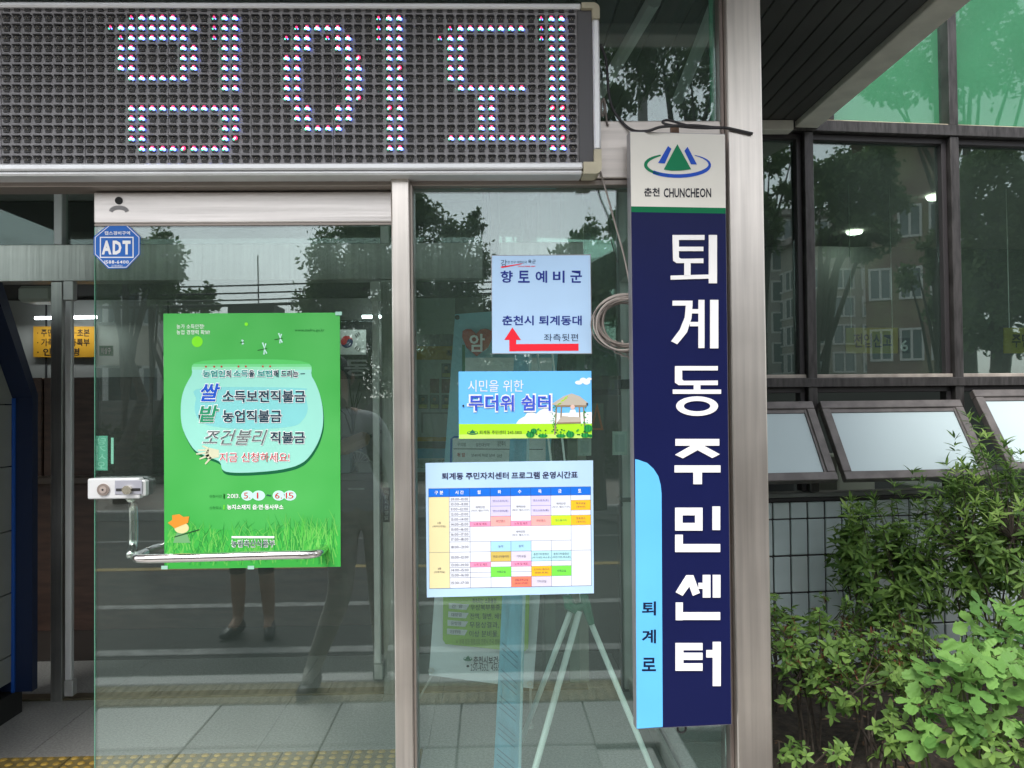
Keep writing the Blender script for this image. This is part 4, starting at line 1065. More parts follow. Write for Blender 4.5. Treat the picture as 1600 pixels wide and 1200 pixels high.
cells += [(7, 8, 0, 1, 'w', ''), (7, 8, 1, 3, 'o', '탁구교실\n(청소년)'), (7, 8, 3, 4, 'w', ''), (7, 8, 4, 6, 'o', '방송댄스\n(청소년)'), (7, 8, 6, 10, 'w', ''), (7, 8, 10, 15, 'w', ''), (2, 7, 6, 9, 'w', H2)]
cells += [(2, 3, 9, 10, 'w', ''), (3, 4, 9, 10, 'b', '농악'), (4, 5, 9, 10, 'b', '농악'), (5, 6, 9, 10, 'w', ''), (6, 7, 9, 10, 'w', '')]
cells += [(2, 3, 10, 11, 'w', ''), (3, 4, 10, 11, 'c', '하모니카동아리'), (4, 5, 10, 11, 'g', '기타교실'), (5, 6, 10, 11, 'e', '춘천기타합창단\n(하기대전,색소폰)'), (6, 7, 10, 11, 'e', '춘천기타합창단\n(하반기전,색소폰)')]
cells += [(2, 3, 11, 12, 'p', '노래 및 체조'), (3, 4, 11, 12, 'w', ''), (4, 5, 11, 12, 'p', '노래 및 체조'), (5, 6, 11, 12, 'w', ''), (6, 7, 11, 12, 'w', '')]
cells += [(2, 3, 12, 13, 'w', ''), (2, 3, 13, 14, 'w', ''), (4, 5, 12, 13, 'w', ''), (4, 5, 13, 14, 'w', ''), (3, 4, 12, 14, 'G', '서예교실'), (6, 7, 12, 14, 'G', '서예교실'), (5, 6, 12, 14, 'o', '오카리나동아리\n(13:30~15:30)')]
cells += [(2, 3, 14, 15, 'w', ''), (3, 4, 14, 15, 'w', ''), (4, 5, 14, 15, 'O', '생활과학교실\n(15:00~17:00)'), (5, 6, 14, 15, 'g', '기타교실'), (6, 7, 14, 15, 'w', '')]
mb = MB(); tb = MB()
poly(mb, f, [(101, 1096), (1425, 1096), (1425, 278), (101, 278)], -.0004, CI['k'], TT_)
def celltext(x0, y0, x1, y1, s_):
    ls = s_.split('\n'); n_ = len(ls); hh = 21 if n_ == 1 else 19
    cy = (y0+y1)/2
    for i, t_ in enumerate(ls):
        wd = min((x1-x0)-14, sum(8 if c in '(),:0123456789~ ' else 17.5 for c in t_)+4) if x1-x0 < 200 else sum(8 if c in '(),:0123456789~ ' else 17.5 for c in t_)+4
        if t_[0].isdigit() and ':' in t_: wd = 140
        yy = cy+(i-(n_-1)/2)*29; cx = (x0+x1)/2
        put_text(tb, f, t_, (cx-wd/2, yy-hh/2, cx+wd/2, yy+hh/2), -.0014, 0, tr=TT_, bold=.004, res=1)
for i, t_ in enumerate(['구 분', '시 간', '월', '화', '수', '목', '금', '토']):
    x0, x1 = CX_[i], CX_[i+1]
    poly(mb, f, [(x0+1.4, 346.5), (x1-1.4, 346.5), (x1-1.4, 281), (x0+1.4, 281)], -.0008, CI['h'], TT_)
    cx = (x0+x1)/2-8*(i > 1); wd = 70 if i < 2 else 27
    put_text(tb, f, t_, (cx-wd/2, 298, cx+wd/2, 328), -.0014, 1, tr=TT_, bold=.03)
for a, b, c, d, k, s_ in cells:
    x0, x1, y0, y1 = CX_[a], CX_[b], RY[c], RY[d]
    poly(mb, f, [(x0+1.3, y1-1.3), (x1-1.3, y1-1.3), (x1-1.3, y0+1.3), (x0+1.3, y0+1.3)], -.0008, CI[k], TT_)
    if s_: celltext(x0, y0, x1, y1, s_)
mb.build('table_print', CM, r)
for t_, a, b in (('퇴계동', 210, 385), ('주민자치센터', 405, 755), ('프로그램', 778, 1008), ('운영시간표', 1030, 1318)):
    q = lambda x, y: zD(x, y-(x-210)/1108*13)
    put_text(tb, f, t_, (a, 150, b, 207), -.0012, 2, tr=q, bold=.018)
tb.build('lettering', [pr('cell_text', 75, 70, 95), pr('white', 235, 235, 235), pr('title_ink', 50, 45, 80)], r)

# green farming subsidy poster (inside of the door glass)
def zE(x, y): return (240+x/2.79, 470+y/2.79)
GP = mat('poster_green_ink', (.048, .36, .062), .5, spec=.14, col2=(.085, .43, .10), nscale=3.2, detail=2)
r, f = board('green_poster', 'large green farming subsidy poster on the glass door', 'poster', Frame((0, .0183, 0)), [(255.3, 490), (531, 488.5), (532.3, 885.5), (257, 889)], 0, .0012, GP)
# poster is seen through the pane, its print faces the street
mb = MB()
def smooth(P, k=5):
    n = len(P); Q = []
    for i in range(n):
        p0, p1, p2, p3 = P[i-1], P[i], P[(i+1) % n], P[(i+2) % n]
        for j in range(k):
            t = j/k; Q.append(tuple(.5*((2*b)+(c-a)*t+(2*a-5*b+4*c-d)*t*t+(3*b-a-3*c+d)*t**3) for a, b, c, d in zip(p0, p1, p2, p3)))
    return Q
# soft darker green field at the grass, lighter glow behind the bowl (printed)
poly(mb, f, [(48, 1165), (815, 1155), (814, 1000), (640, 985), (420, 1005), (200, 990), (47, 1010)], -.0003, 0, zE)
bowl = [(215, 262), (165, 325), (128, 400), (118, 480), (128, 560), (170, 640), (215, 672), (285, 700), (300, 735), (335, 748), (430, 748), (560, 735), (650, 705), (705, 640), (735, 560), (738, 480), (722, 400), (690, 330), (640, 262)]
poly(mb, f, smooth([(x+4, max(y+13, 330)) for x, y in bowl])[::-1], -.0004, 1, zE)
bw_ = smooth(bowl)
poly(mb, f, bw_[::-1], -.0007, 2, zE)
for k, (a_, c_) in enumerate(((300, 15), (288, 16), (276, 17))): poly(mb, f, [(x, min(y, a_)) for x, y in bw_ if y < 330][::-1], -.00075-k*.00003, c_, zE)
inner = [(215, 380), (185, 430), (180, 480), (200, 520), (260, 548), (430, 560), (600, 548), (650, 520), (672, 470), (655, 400), (635, 380)]
poly(mb, f, smooth(inner)[::-1], -.0009, 3, zE)
fade = [(120, 250), (740, 250), (700, 318), (560, 300), (400, 296), (280, 302), (160, 330)]
hand = [(188, 655), (215, 662), (205, 640), (222, 632), (238, 652), (250, 640), (285, 650), (285, 680), (262, 690), (232, 712), (222, 712), (235, 690), (205, 695), (200, 685), (225, 676), (190, 664)]
poly(mb, f, [(240, 640), (285, 650), (285, 682), (240, 690), (222, 672)][::-1], -.0012, 4, zE)
for a, b in (((240, 650), (192, 652)), ((240, 660), (186, 668)), ((242, 672), (200, 690)), ((250, 682), (225, 712)), ((240, 645), (212, 632))): stroke(mb, f, [zE(*a), zE(*b)], [3.6, 2.2], -.0012, 4)
circ(mb, f, 190, 178, 24, 24, -.0006, 5, zE); circ(mb, f, 404, 102, 8, 8, -.0006, 5, zE, n=12)
for k in range(9): circ(mb, f, 228+[0, 36, 68, 142, 174, 248, 280, 0, 0][k], 287-(k > 2)*1, 4.5, 4.5, -.0012, 6, zE, n=10) if k < 7 else None
for x in (382, 430, 478): pass
# dragonflies
for cx, cy, s_ in ((483, 208, 1.0), (552, 163, .85), (388, 180, .4)):
    stroke(mb, f, [zE(cx-30*s_, cy+8*s_), zE(cx+12*s_, cy)], 1.0, -.0009, 7); 
    for a in ((-8, -26), (-2, 26), (6, -22), (10, 22)): stroke(mb, f, [zE(cx, cy), zE(cx+a[0]*s_, cy+a[1]*s_)], [.8, 2.2], -.0008, 8)
# oval date badges
for a, b in ((382, 435), (430, 486), (519, 572), (566, 622)): circ(mb, f, (a+b)/2, 849, (b-a)/2, 22, -.0008, 8 if a else 8, zE, n=24)
# blades of grass
for k in range(420):
    x = 50+rnd.random()*755; dep = rnd.random(); y = 1155-dep*140
    h = rnd.uniform(40, 130)*(1.1-.4*dep)*(1.25 if x > 480 else .8); dx = rnd.uniform(-45, 55)
    if x+dx < 48 or x+dx > 808: dx = -dx
    x1 = min(max(x+dx, 50), 806); xm = min(max(x+dx*.35, 50), 806)
    stroke(mb, f, [zE(x, y), zE(xm, y-h*.6), zE(x1, y-h)], [1.7, 1.1, .2], -.0006-k*1e-6, 9+k % 3)
# scarecrow
poly(mb, f, [(62, 968), (92, 992), (150, 968), (155, 940), (130, 942), (112, 930), (80, 935), (82, 955)], -.0016, 12, zE)
circ(mb, f, 122, 990, 32, 24, -.0014, 13, zE, n=16); stroke(mb, f, [zE(90, 1030), zE(200, 998)], 1.8, -.0014, 7); poly(mb, f, [(85, 1055), (160, 1055), (145, 1015), (100, 1012)], -.0013, 14, zE)
mb.build('picture', [pr('grass_field', 62, 168, 70), pr('bowl_shadow', 20, 95, 60), pr('bowl_pale', 148, 212, 196), pr('bowl_mid', 128, 200, 200), pr('hand_skin', 205, 205, 175), pr('sun_lime', 120, 215, 45), pr('dot_red', 175, 70, 50), pr('twig', 40, 75, 45), pr('badge', 190, 228, 220),
                     pr('grass_a', 82, 180, 72), pr('grass_b', 48, 142, 60), pr('grass_c', 108, 186, 86), pr('hat', 215, 140, 50), pr('scare_face', 215, 205, 150), pr('scare_body', 110, 160, 110), pr('fade1', 140, 212, 170), pr('fade2', 112, 200, 134), pr('fade3', 85, 188, 98)], r)
mb = MB()
def tx(s_, b, mi, bold=0, sl=0, outline=False):
    if outline:
        put_text(mb, f, s_, (b[0]-3, b[1]-3, b[2]+3, b[3]+3), -.0020, 1, tr=zE, bold=max(bold, 0)+.03, slant=sl)
        put_text(mb, f, s_, b, -.0026, mi, tr=zE, bold=bold, slant=sl)
    else: put_text(mb, f, s_, b, -.0016, mi, tr=zE, bold=bold, slant=sl)
tx('농가 소득안정!', (100, 102, 220, 122), 1, .01); tx('농업 경쟁력 확보!', (100, 127, 245, 147), 1, .01); tx('www.mafra.go.kr', (615, 121, 745, 137), 0)
for s_, a, b, c in (('농업인', 213, 312, 2), ('의', 316, 336, 3), ('소득', 348, 412, 2), ('을', 416, 438, 3), ('보전', 452, 518, 2), ('해 드리는', 522, 630, 3), ('-', 640, 660, 3)):
    if s_ == '-': tx(s_, (a, 316, b, 320), c)
    else: tx(s_, (a, 302, b, 333), c, .012, outline=True)
tx('쌀', (203, 360, 285, 438), 4, .02, .25, True); tx('소득보전직불금', (300, 390, 662, 443), 3, .02, 0, True)
tx('밭', (200, 455, 280, 530), 5, .02, .25, True); tx('농업직불금', (300, 476, 558, 530), 3, .02, 0, True)
tx('조건불리', (222, 562, 485, 628), 6, .0, .35, True); tx('직불금', (508, 570, 660, 622), 3, .02, 0, True)
tx('지금 신청하세요!', (288, 662, 592, 702), 7, .008, 0, True)
tx('신청기간', (243, 846, 297, 858), 0); tx('2013.', (320, 842, 376, 860), 1, .01)
tx('5.', (393, 836, 422, 862), 7, .0); tx('1', (449.5, 836, 456.5, 862), 7, .0); tx('~', (492, 844, 512, 852), 3, .01); tx('6.', (528, 836, 560, 862), 7); tx('15', (576, 836, 610, 862), 7)
tx('신청장소', (243, 896, 297, 908), 0); tx('농지소재지 읍·면·동사무소', (320, 888, 566, 910), 1, .012)
tx('농림축산식품부', (340, 1044, 526, 1072), 3, .005, 0, True)
rect(mb, f, 340, 1026, 526, 1035, -.0018, 1, zE)
for x in (306, 306): rect(mb, f, 305, 842, 309, 862, -.0018, 8, zE)
rect(mb, f, 305, 890, 309, 910, -.0018, 8, zE)
mb.build('lettering', [pr('green_ink', 30, 110, 50), pr('white', 235, 235, 235), pr('teal_ink', 50, 145, 140), pr('navy_slate', 35, 60, 75), pr('rice_blue', 30, 85, 190), pr('field_green', 40, 140, 100), pr('grey_ink', 95, 105, 105), pr('red_ink', 195, 55, 60), pr('sun_lime', 120, 215, 45)], r)
# tape at the poster's edges
for i, (x, y) in enumerate(((257, 887), (392, 887), (529, 490))):
    mb = MB(); rect(mb, f, x-5, y-3, x+5, y+2.5, -.0030, 0); mb.build('tape', mat('clear_tape', (.35, .6, .5), .15), r)

# ================================================================== VERTICAL NAME BOARD
sg = thing('name_board', 'tall navy vertical name board with white Korean letters on the entrance post', 'sign')
fsb = Frame((at(1065, 670, -.12).x, -.12, at(1065, 1136, -.12).z), 5.0)
fsb.place(sg)
f = fsb
def z6(x, y): return (970+x/2.3545, 190+y/2.353)
def z8(x, y): return (970+x/2.182, 650+y/2.182)
def z3(x, y): return (900+x/3.4286, y/3.4286)
TL, TR, BR_, BL_ = [f.at(*p, 0) for p in ((984, 205.5), (1133, 209.5), (1143, 1132), (995, 1139.5))]
def lerpq(u, v): return TL.lerp(TR, u).lerp(BL_.lerp(BR_, u), v)
thk = Vector((0, .035, 0))
mb = MB(); mb.hexa([TL, TR, BR_, BL_], [p+thk for p in (TL, TR, BR_, BL_)]); mb.build('board', mat('board_aluminium', (.30, .29, .30), .4, .5), sg)
mb = MB()
def quadv(v0, v1, mi, o): mb.add([lerpq(.004, v1)+Vector((0, o, 0)), lerpq(.996, v1)+Vector((0, o, 0)), lerpq(.996, v0)+Vector((0, o, 0)), lerpq(.004, v0)+Vector((0, o, 0))], [(0, 1, 2, 3)], mi)
v1_ = 118/930.; v2_ = 127/930.
quadv(.001, v1_, 0, -.001); quadv(v1_, v2_, 1, -.001); quadv(v2_, .999, 2, -.001)
lb_ = [(49, 147), (62, 150), (90, 160), (112, 180), (128, 205), (136, 235), (139, 265), (143, 1060), (54, 1066)]
poly(mb, f, [z8(*p) for p in lb_][::-1], -.0018, 3)
mb.build('board_face', [pr('board_cream', 226, 222, 212, .35), pr('board_green', 15, 110, 70, .35), pr('board_navy', 22, 27, 70, .3), pr('board_sky', 100, 185, 240, .35)], sg)
def gl(mb, polys, z):
    for p in polys:
        if len(p) == 4 and not isinstance(p[0], tuple):
            x0, y0, x1, y1 = p; p = [(x0, y0), (x1, y0), (x1, y1), (x0, y1)]
        pts = [f.at(*z(*q), 0) for q in p]
        mb.prism([(v.x, v.z) for v in pts][::-1], -.0045, -.0019)
def ring(cx, cy, rx, ry, ix, iy, n=28):
    out = []
    for k in range(n):
        a, b = 2*PI*k/n, 2*PI*(k+1)/n
        out.append([(cx+rx*math.cos(a), cy+ry*math.sin(a)), (cx+rx*math.cos(b), cy+ry*math.sin(b)), (cx+ix*math.cos(b), cy+iy*math.sin(b)), (cx+ix*math.cos(a), cy+iy*math.sin(a))])
    return out
LET = [
 (z6, [(189, 418, 306, 436), [(189, 436), (212, 436), (212, 500), (220, 505), (302, 504), (302, 521), (204, 521), (191, 512)], (212, 461, 302, 477), (232, 521, 255, 567), [(182, 567), (322, 563), (322, 578), (182, 582)], (322, 418, 352, 595)]),
 (z6, [(189, 659, 262, 677), [(238, 677), (262, 677), (258, 725), (242, 775), (206, 819), (184, 808), (216, 765), (234, 720)], (284, 656, 306, 833), (259, 690, 284, 706), (253, 737, 284, 753), (327, 656, 357, 834)]),
 (z6, [(198, 899, 355, 915), [(198, 915), (224, 915), (224, 948), (230, 953), (355, 952), (355, 969), (212, 969), (198, 960)], (267, 969, 291, 985), (190, 985, 367, 1001)]+ring(279, 1046, 77, 36, 49, 19)),
 (z8, [(185, 78, 334, 101), [(238, 101), (282, 101), (336, 130), (310, 143), (260, 116), (210, 144), (184, 132)], (182, 168, 338, 192), (246, 192, 275, 232)]),
 (z8, [(184, 312, 277, 338), (184, 364, 277, 390), (184, 338, 209, 364), (252, 338, 277, 364), (311, 308, 337, 388), (184, 404, 210, 463), (210, 436, 337, 463)]),
 (z8, [[(222, 542), (246, 542), (268, 602), (244, 612), (232, 580), (209, 612), (186, 600)], (263, 568, 278, 588), (278, 541, 304, 618), (312, 541, 338, 618), (186, 635, 210, 695), (210, 668, 337, 694)]),
 (z8, [(185, 773, 212, 867), (212, 773, 277, 797), (212, 806, 277, 830), (212, 842, 277, 867), (290, 797, 312, 822), (312, 769, 339, 919)])]
for z, ps in LET:
    mb = MB(); gl(mb, ps, z); mb.build('raised_letter', pr('letter_white', 238, 236, 235, .35), sg)
for i, ch in enumerate('퇴계로'):
    mb = MB(); put_text(mb, f, ch, (72, 632+i*96, 120, 680+i*95), -.0024, tr=z8, bold=.03); mb.build('black_letter', pr('inkblue_black', 22, 30, 60), sg)
mb = MB()
put_text(mb, f, '춘천', (365, 1006, 448, 1052), -.0018, tr=z3, bold=.018); put_text(mb, f, 'CHUNCHEON', (470, 1008, 724, 1058), -.0018, tr=z3, bold=.022)
mb.build('lettering', pr('inkdark2', 50, 50, 58), sg)
mb = MB()
poly(mb, f, [(470, 908), (510, 915), (560, 914), (617, 907), (543, 772)], -.0022, 0, z3)
poly(mb, f, [(440, 873), (476, 876), (511, 797), (493, 782)], -.0022, 1, z3); poly(mb, f, [(616, 880), (648, 881), (598, 786), (581, 808)], -.0022, 1, z3)
arcp = lambda a0, a1, n=18: [(545+172*math.cos(math.radians(a0+(a1-a0)*k/n)), 883-60*math.sin(math.radians(a0+(a1-a0)*k/n))) for k in range(n+1)]
g_ = arcp(122, 252); stroke(mb, f, [z3(*p) for p in g_], [1+4.2*math.sin(PI*min(1, k/18*.9+.1)) for k in range(19)], -.0018, 0)
b_ = arcp(58, -140); stroke(mb, f, [z3(*p) for p in b_], [1.0+4.6*min(1, k/8) for k in range(19)], -.0018, 1)
mb.build('city_logo', [pr('logo_tri', 30, 125, 85), pr('logo_blue', 45, 85, 185)], sg)
mb = MB(); c = f.at(1065, 1138, .02)
mb.tube([(c.x+.012*math.cos(2*PI*k/14), c.y, c.z+.012*math.sin(2*PI*k/14)) for k in range(15)], .003, 6, caps=False); mb.build('hanging_ring', BLACK, sg)
mb = MB(); c = f.at(1054, 204, .02); mb.box((c.x-.012, c.y-.006, c.z-.01), (c.x+.012, c.y+.006, c.z+.014), bev=.002); mb.build('hanging_hook', mat('hook', (.2, .12, .08), .5, .5), sg)

# ================================================================== CABLES
def cable(name, label, pts, r_, m, Y0=-.06, group=None):
    P = [at(x, y, yy) for x, y, yy in pts]; o0 = P[-1].copy()
    # smooth with Catmull-Rom
    Q = []
    for i in range(len(P)-1):
        p0, p1, p2, p3 = P[max(i-1, 0)], P[i], P[i+1], P[min(i+2, len(P)-1)]
        for k in range(6):
            t = k/6; Q.append(.5*((2*p1)+(p2-p0)*t+(2*p0-5*p1+4*p2-p3)*t*t+(3*p1-p0-3*p2+p3)*t**3))
    Q.append(P[-1])
    mb = MB(); mb.tube([q-o0 for q in Q], r_, 7); o = mb.build(name, m, smooth=True); o.location = o0
    return tag(o, label, 'cable', group)
BC = mat('black_cable', (.03, .028, .03), .5); GC = mat('grey_cable', (.20, .17, .15), .6); WC = mat('pale_cable', (.34, .30, .27), .6)
cable('cable', 'black cable hanging beside the display and looping over the name board to the post', [(938, 70, -.05), (947, 95, -.05), (952, 150, -.05), (962, 178, -.05), (985, 202, -.06), (1010, 205, -.13), (1035, 198, -.14), (1080, 196, -.13), (1115, 199, -.09), (1135, 200, -.08), (1150, 203, -.078), (1176, 209, -.078)], .0042, BC)
cable('cable', 'short looped black cable lying on top of the name board', [(1112, 199, -.1), (1075, 196, -.12), (1045, 188, -.12), (1035, 191, -.12), (1050, 196, -.13), (1090, 200, -.12), (1128, 200, -.08)], .0035, BC)
cable('cable', 'small pale cable loop tucked behind the right end of the display', [(943, 155, -.05), (945, 170, -.05), (941, 182, -.055), (939, 165, -.055), (944, 155, -.05), (948, 190, -.05), (951, 196, -.05)], .003, GC)
cable('cable', 'thin pale cable running from the display corner down to the cable coil', [(938, 268, -.05), (946, 295, -.055), (960, 345, -.03), (975, 400, -.03), (984, 445, -.04), (990, 480, -.05)], .0028, WC)
cable('cable', 'thin dark cable slanting behind the pale one across the top of the pane', [(927, 283, .02), (940, 320, .02), (952, 365, .02), (965, 410, .02)], .002, BC)
co = thing('cable_coil', 'coil of grey cable hanging beside the name board', 'cable coil', at(975, 505, -.03))
for k in range(17):
    mb = MB(); rx, ry = rnd.uniform(.066, .094), rnd.uniform(.058, .082); ph = rnd.uniform(0, .6); ox, oz = rnd.gauss(0, .006), rnd.gauss(0, .005)
    pts = [(ox+rx*math.cos(a+ph), -.005*k/2-.012+.004*math.sin(3*a+k), oz+ry*math.sin(a+ph)) for a in [2*PI*q/36 for q in range(37)]]
    mb.tube(pts, .0021, 6, caps=False); mb.build('cable_loop', GC if k % 3 else WC, co, smooth=True)
for k in range(3):
    mb = MB(); mb.tube([(-.05+.02*k, -.02, -.05), (-.03+.02*k, -.02, -.085-.01*k), (.01+.01*k, -.02, -.10), (.04, -.02, -.09)], .0022, 6); mb.build('loose_end', WC, co, smooth=True)
mb = MB(); mb.box((.028, -.045, -.02), (.05, -.03, .015), bev=.003); mb.build('plug', mat('plug_grey', (.4, .36, .34), .5), co)
mb = MB(); mb.tube([(.02, -.01, .07), (.06, -.01, .085), (.1, -.01, .09)], .003, 6); mb.build('hanger', BC, co)

# ================================================================== WING WITH DARK WINDOWS AND TILED WALL
WP = Vector((1.70, 2.03, 0))
wing = thing('office_wing', 'office wing with dark bronze windows above a pale tiled wall', 'building', WP, math.radians(6))
f = Frame(WP, 6)
U = lambda px, py=400, off=0: f.at(px, py, off).x
Z = lambda py, px=1400, off=0: f.at(px, py, off).z
ms = [U(1262), U(1489)]; stp = ms[1]-ms[0]
ML = [ms[0]-stp*2, ms[0]-stp, ms[0], ms[1], ms[1]+stp, ms[1]+2*stp, ms[1]+3*stp]
mw = .026
zA1, zA0 = Z(196), Z(213)
zB1, zB0 = Z(590), Z(604)
zO0 = Z(764); zTl = Z(779)
UL, UR = -1.02, ML[-1]+mw
def wb(name, m, x0, x1, z0, z1, y0, y1, bev=.003, parent=wing):
    mb = MB(); mb.box((x0, y0, z0), (x1, y1, z1), bev=bev); return mb.build(name, m, parent)
ZTOP = 5.6
for i, u in enumerate(ML):
    wb('mullion', BRONZE, u-mw, u+mw, zO0, zA0-.001, -.035, .06)
    wb('upper_mullion', BRONZE, u-mw, u+mw, zA1+.001, ZTOP, -.035, .06)
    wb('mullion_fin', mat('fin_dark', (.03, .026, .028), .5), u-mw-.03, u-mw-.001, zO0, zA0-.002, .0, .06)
edges_ = [UL]+ML
wb('transom', BRONZE, UL, UR, zA0, zA1, -.045, .07)
wb('lower_transom', BRONZE, UL, UR, zB0, zB1, -.045, .07)
wb('sill_strip', mat('pale_seal', (.33, .29, .25), .6, noise=.3, nscale=10, stretch=(1, 1, .2)), UL, UR, zB1+.0005, zB1+.02, -.012, .05, .002)
wb('seal_strip', mat('pale_seal2', (.36, .31, .22), .6, noise=.3, nscale=10), UL, UR, zA1+.0005, zA1+.012, -.02, .05, .002)
wb('painted_shadow_strip', mat('fin_dark', (.03, .026, .028), .5), UL, UR, zA0-.035, zA0-.001, .0, .06)  # dark strip put in as the black shadow under the transom
GF = mat('green_window_film', (.05, .20, .105), .5, noise=.08, nscale=2)
for a, b in zip([UL]+ML[:-1], ML):
    a_ = a+(mw if a != UL else 0)+.001; b_ = b-mw-.001
    wb('dark_pane', GLASSW, a_, b_-.03, zB1+.021, zA0-.036, .035, .043, 0)
    if b <= ms[0]+.01 and b > ms[0]-.01:
        wb('stucco_panel', mat('white_stucco', (.62, .60, .62), .9, noise=.1, nscale=30, bump=1.2), a_, U(1290, 180), zA1+.013, ZTOP, .01, .03, 0)
    elif b > ms[0]:
        x0 = a_
        if a == ms[0]: x0 = U(1301, 180); wb('stucco_panel', mat('white_stucco', (.62, .60, .62), .9), a_, U(1290, 180), zA1+.013, ZTOP, .01, .03, 0); wb('upper_mullion', BRONZE, U(1290, 180)+.001, x0-.001, zA1+.013, ZTOP, -.02, .05)
        wb('green_backing', GF, x0, b_, zA1+.013, ZTOP, .055, .06, 0)
        wb('upper_pane', glass('upper_glass', (.90, .98, .94), 1.0, .02), x0, b_, zA1+.013, ZTOP, .035, .043, 0)
    else:
        wb('stucco_panel', mat('white_stucco', (.62, .60, .62), .9), a_, b_, zA1+.013, ZTOP, .01, .03, 0)
    # opening behind each awning sash
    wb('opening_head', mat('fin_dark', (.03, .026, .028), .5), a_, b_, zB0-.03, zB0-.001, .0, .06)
wb('opening_sill', mat('sill_grey', (.17, .18, .17), .5, .3, noise=.1, nscale=8), UL, UR, zO0-.03, zO0-.006, -.02, .08)
wb('base_rail', mat('base_black', (.02, .018, .02), .5), UL, UR, zTl, zO0-.031, -.012, .06)
wb('parapet_wall', mat('white_stucco', (.62, .60, .62), .9), UL, UR, ZTOP+.001, 6.6, -.02, .1, 0)
# awning sashes, hinged at the top and pushed out
def sash(a, b, ztop, ang, H):
    e = bpy.data.objects.new('awning_window', None)
    COL.objects.link(e); e.parent = wing; e.location = ((a+b)/2, -.045, ztop); e.rotation_euler = (math.radians(-ang), 0, 0)
    w2 = (b-a)/2; fw_ = .046
    mb = MB()
    for q in (((-w2, -.02, -fw_), (w2, .02, 0)), ((-w2, -.02, -H), (w2, .02, -H+fw_)), ((-w2, -.0195, -H+fw_+.0005), (-w2+fw_, .0195, -fw_-.0005)), ((w2-fw_, -.0195, -H+fw_+.0005), (w2, .0195, -fw_-.0005))):
        mb.box(*q, bev=.003)
    for q in (((-w2+fw_, -.010, -fw_-.022), (w2-fw_, .012, -fw_-.0005)), ((w2-fw_-.012, -.012, -H+fw_), (w2-fw_, .012, -fw_))): mb.box(*q)
    mb.build('sash_frame', BRONZE2, e)
    mb = MB(); mb.box((-w2+fw_+.0005, -.004, -H+fw_+.0005), (w2-fw_-.013, .002, -fw_-.023)); mb.build('frosted_pane', mat('frosted_pane', (.46, .55, .565), .4, spec=.3, noise=.02, nscale=2), e)
    mb = MB(); mb.box((-w2+.01, .02, -H*.9), (-w2+.022, .03, -.02)); mb.box((w2-.022, .02, -H*.9), (w2-.01, .03, -.02)); mb.build('stay_arm', mat('stay', (.2, .2, .2), .4, .7), e)
    return e
tp = Z(628)
for i, (a, b) in enumerate(zip([ML[0], ML[1]]+ML[2:-1], ML[1:])):
    if i == 0: continue
    x0, x1 = a+.02, b-.02
    if i >= 3: sash(x0+.035, x1+.035, Z(613), 34, .50)
    else: sash(x0, x1, tp, 33, .47)
# tiles with real joints
mb = MB(); mb.box((UL, .012, -.1), (UR, .08, zTl)); mb.build('tile_backing', mat('dark_joint', (.06, .056, .056), .8), wing)
TM = [mat('pale_tile_%s' % n_, c, .28, noise=.06, nscale=5) for n_, c in zip('abc', ((.47, .54, .54), (.45, .52, .52), (.49, .55, .54)))]
t_ = MB(); t_.box((-.0445, -.004, -.094), (.0445, .011, .094), bev=.003); TMM = [t_.mesh('tile', m) for m in TM]
t2 = MB(); zc_ = Z(806)
nrow = 0; z = zTl-.002
# first (cut) row then full rows
h1 = zTl-.004-Z(810, 1250)
t2.box((-.0445, -.004, 0), (.0445, .011, h1-.004), bev=.003); T2 = [t2.mesh('tile', m) for m in TM]
u0 = U(1208, 850); ncol = int((UR-UL)/.0985)
zz = zTl-.004-h1
cols = [u0+.0495+.0985*k for k in range(-14, 32)]
for u in cols:
    if u < UL+.05 or u > 2.3: continue
    link('tile', T2[rnd.randrange(3)], wing, (u, 0, zz+.002))
    for r_ in range(6):
        zc = zz-.006-.094-r_*.198
        if zc > .05: link('tile', TMM[rnd.randrange(3)], wing, (u, 0, zc))
# things behind the wing windows
def wboard(name, label, cat, quad, off, m, group=None):
    return board(name, label, cat, f, quad, off, .01, m, group)
for q, t_, lb in (([(1322, 512), (1403, 512), (1403, 552), (1322, 552)], '전입신고', 'hanging yellow office sign in the middle dark window'), ([(1569, 512), (1650, 512), (1650, 552), (1569, 552)], '주민등록', 'hanging yellow office sign at the right edge of the picture')):
    r, f3 = wboard('hanging_sign', lb, 'sign', q, 1.2, pr('dull_yellow', 150, 140, 45))
    mb = MB(); put_text(mb, f3, t_, (q[0][0]+12, 521, q[1][0]-9, 543), -.002, bold=.02); mb.build('lettering', pr('brownblk', 45, 35, 25), r)
    mb = MB()
    for s_ in (8, 72): a = f3.at(q[0][0]+s_, 512, .003); mb.tube([a, a+Vector((0, 0, 3.0-f3.loc.z-a.z))], .003, 5)
    mb.build('hanging_wire', ALU, r)
r, f3 = wboard('number_sign', 'round white number sign beside the hanging yellow office sign', 'sign', [(1404, 528), (1422, 528), (1422, 552), (1404, 552)], 1.3, pr('dark_plate', 25, 35, 30))
mb = MB(); put_text(mb, f3, '6', (1407, 531, 1419, 549), -.002, bold=.03); mb.build('lettering', pr('greyw', 190, 190, 190), r)
r, f3 = wboard('number_sign', 'round white number sign in the narrow window beside the steel post', 'sign', [(1186, 520), (1200, 520), (1200, 552), (1186, 552)], 1.3, pr('dark_plate', 25, 35, 30))
mb = MB(); put_text(mb, f3, '5', (1187, 526, 1197, 549), -.002, bold=.03); mb.build('lettering', pr('greyw', 190, 190, 190), r)
wd_ = thing('office_desk', 'office desk with shelves just behind the open awning windows', 'desk', f.world((.6, .9, 0)), math.radians(6))
